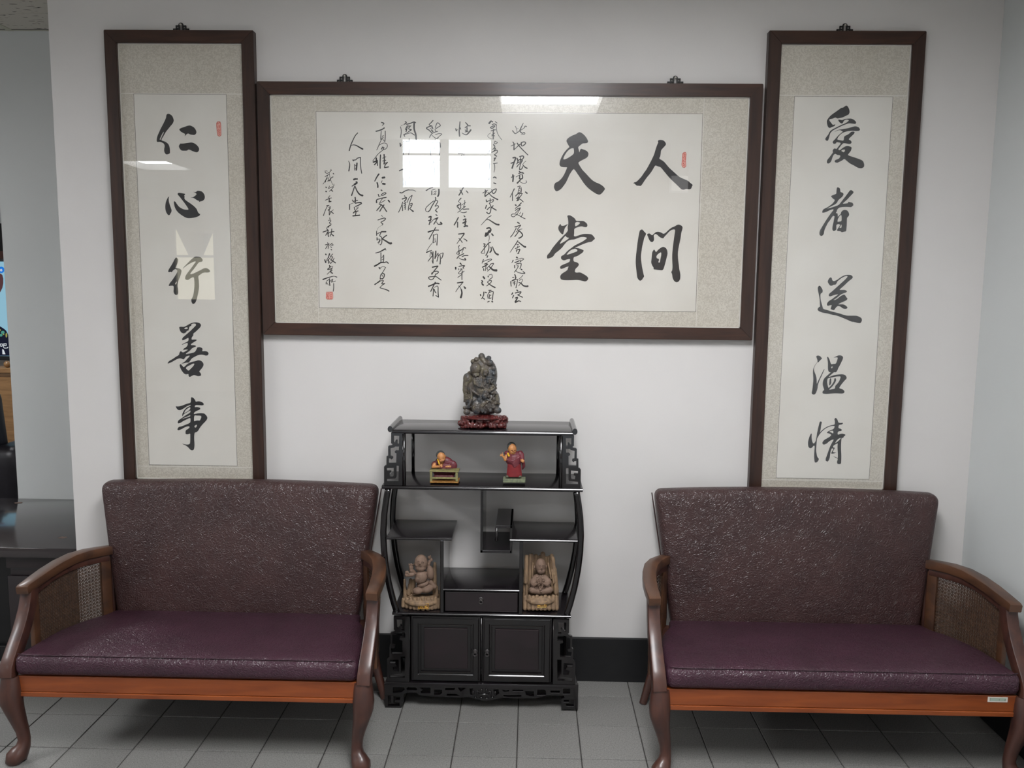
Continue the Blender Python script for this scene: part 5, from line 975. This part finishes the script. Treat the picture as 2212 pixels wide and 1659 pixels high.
Dg.out('trunk', 'clay_bark', eD, .0014, 2, .0018, .006)
Dg.new(); Dg.B(602, 480, -.193, 140, 190, 150); Dg.B(615, 590, -.197, 115, 100, 120); Dg.B(630, 540, -.2165, 20, 24, 18); Dg.B(455, 520, -.186, 20, 50, 24); Dg.B(745, 510, -.186, 18, 50, 22)
Dg.B(600, 860, -.190, 250, 200, 150); Dg.B(430, 900, -.196, 110, 120, 110); Dg.B(770, 890, -.196, 110, 120, 110); Dg.B(600, 1080, -.196, 315, 105, 170); Dg.K(400, 1080, -.204, 560, 1110, -.212, 90, 70); Dg.K(820, 1080, -.204, 650, 1110, -.212, 90, 70)
Dg.K(420, 960, -.205, 560, 900, -.214, 60, 40); Dg.K(780, 960, -.205, 650, 900, -.214, 60, 40); Dg.B(605, 850, -.216, 46, 95, 36)
for k, x in enumerate((565, 588, 612, 634)): Dg.K(x, 850, -.219, 590+k*8, 765+abs(k-1.5)*8, -.220, 13, 9)
Dg.out('body', 'clay', eD, .0011, 3)
Dg.line('face_lines', 'clayline', eD, [[(550, 470, -.2145), (580, 482, -.2165), (608, 470, -.2170)], [(648, 474, -.2170), (672, 484, -.2155), (700, 468, -.2125)], [(600, 588, -.2190), (630, 596, -.2195), (655, 586, -.2185)], [(345, 920, -.2095), (430, 1000, -.2145), (500, 1050, -.2170), (560, 1010, -.2190)], [(840, 920, -.2085), (760, 1000, -.2145), (690, 1050, -.2170), (650, 1010, -.2190)]], 7)
Dg.new()
for (x, y, r) in ((515, 770, 20), (516, 822, 20), (538, 866, 20), (554, 912, 21), (566, 960, 21), (592, 1008, 22), (688, 742, 20), (686, 800, 20), (676, 858, 20), (672, 914, 21), (655, 964, 21), (640, 1010, 22), (606, 1062, 29), (614, 1122, 24), (600, 728, 20), (556, 740, 20), (645, 722, 20)):
    Dg.mb.ball(Dg.P(x, y, -.2235), Dg.r(r), u=10, v=7)
Dg.mb.obj('prayer_beads', 'clay', eD, smooth=True)
plaque(Dg, eD, 520, 742, 1368, 1505, -.2265, '540,1400 590,1395;560,1385 535,1440;580,1400 560,1440;535,1460 590,1470;560,1440 550,1475;600,1445 590,1480;640,1400 640,1475;625,1430 655,1420;670,1395 720,1390;680,1410 680,1470;700,1400 715,1470;675,1430 720,1425;670,1450 720,1450')

# --- dark soapstone sage carving on a rosewood stand
zS = .9725
Sg = Fig((980, 755, 8.97), zS)
eS = empty('stone_carving', (Sg.P(570, 1500, -.17).x, -.17, zS), 'dark soapstone carving of a bearded sage with peaches on a reddish rosewood stand', 'sculpture')
Sg.new()
random.seed(11)
for i in range(60):
    th = i/60*2*math.pi; x = 570+430*math.cos(th); Y = -.170-.042*math.sin(th)
    Sg.B(x, random.uniform(1320, 1480), Y, random.uniform(45, 75), random.uniform(30, 55), random.uniform(35, 60), rot=random.uniform(-60, 60))
    if i % 2: Sg.K(x+random.uniform(-30, 30), 1300, Y+.004, x+random.uniform(-60, 60), 1500, Y-.002, 24, 30)
Sg.B(570, 1300, -.17, 420, 40, 370); Sg.B(570, 1420, -.17, 330, 90, 260)
for x in (210, 500, 790, 950): Sg.B(x, 1500, -.205+abs(x-570)*.00006, 80, 45, 60)
Sg.out('rosewood_stand', 'rose', eS, .0016, 1, .0014, .004)
st_top = Sg.P(570, 1290, -.17).z
Sg.zs = st_top-.004
Sg.new()
# mass of the stone
for (x, y, rx, rz, ry) in ((540, 700, 290, 480, 200), (540, 400, 230, 270, 190), (600, 1050, 300, 220, 210), (400, 1000, 190, 220, 190), (720, 1000, 180, 260, 190), (700, 500, 150, 300, 170), (330, 700, 140, 300, 170)): Sg.B(x, y, -.155, rx, rz, ry)
# head, forehead dome, face and beard
Sg.B(425, 370, -.187, 112, 112, 95); Sg.B(432, 480, -.189, 72, 60, 60); Sg.B(430, 520, -.199, 16, 20, 16); Sg.B(395, 500, -.196, 20, 14, 14); Sg.B(470, 500, -.196, 20, 14, 14)
for k in range(9): Sg.K(380+k*14, 560, -.192, 400+k*24, 700+k*8-abs(k-4)*6, -.194, 17, 9)
# robe: shoulder, hanging sleeve with folds, skirts, foot
Sg.B(270, 560, -.178, 92, 110, 80); Sg.K(250, 600, -.178, 230, 800, -.176, 70, 60)
for k in range(6): Sg.K(200, 850+k*32, -.178+.001*k, 310, 880+k*26, -.192, 16, 14)
Sg.K(330, 760, -.192, 350, 960, -.195, 26, 24); Sg.K(350, 960, -.195, 290, 1090, -.192, 26, 30); Sg.K(290, 1110, -.188, 200, 1130, -.182, 42, 30); Sg.K(370, 800, -.194, 480, 880, -.196, 34, 22)
Sg.B(445, 1110, -.186, 105, 150, 70); Sg.B(255, 1210, -.182, 72, 62, 60); Sg.K(480, 960, -.190, 560, 1200, -.186, 30, 34); Sg.K(520, 900, -.188, 610, 1220, -.18, 22, 30)
# crook, hand and peaches
Sg.K(540, 130, -.168, 600, 250, -.176, 66, 46); Sg.K(600, 250, -.176, 570, 620, -.186, 30, 20); Sg.B(620, 440, -.186, 62, 66, 50)
for k in range(4): Sg.K(585, 415+k*26, -.197, 650, 400+k*30, -.198, 11, 9)
Sg.B(700, 260, -.176, 76, 66, 66); Sg.B(680, 165, -.17, 52, 48, 44); Sg.B(440, 190, -.172, 52, 44, 44); Sg.B(370, 235, -.168, 46, 50, 40)
Sg.B(770, 370, -.174, 60, 52, 52); Sg.B(770, 465, -.176, 56, 50, 52); Sg.B(690, 575, -.184, 56, 46, 46)
random.seed(5)
for i in range(46):
    y = random.uniform(560, 1200); x = random.uniform(590, 800+60*(y-560)/640); Sg.B(x, y, -.186+.012*((x-640)/260)**2, random.uniform(22, 52), random.uniform(16, 40), random.uniform(20, 36), rot=random.uniform(-70, 70))
for i in range(16):
    y = random.uniform(600, 1150); x = random.uniform(600, 820); Sg.K(x, y, -.192, x+random.uniform(-90, 90), y+random.uniform(-90, 90), -.192, 13, 10)
Sg.B(800, 850, -.186, 38, 38, 34); Sg.B(600, 900, -.192, 56, 66, 40); Sg.B(850, 1180, -.178, 80, 70, 60); Sg.B(880, 1050, -.176, 30, 22, 26)
Sg.out('carved_stone', 'stone', eS, .0015, 1, .0016, .0045)
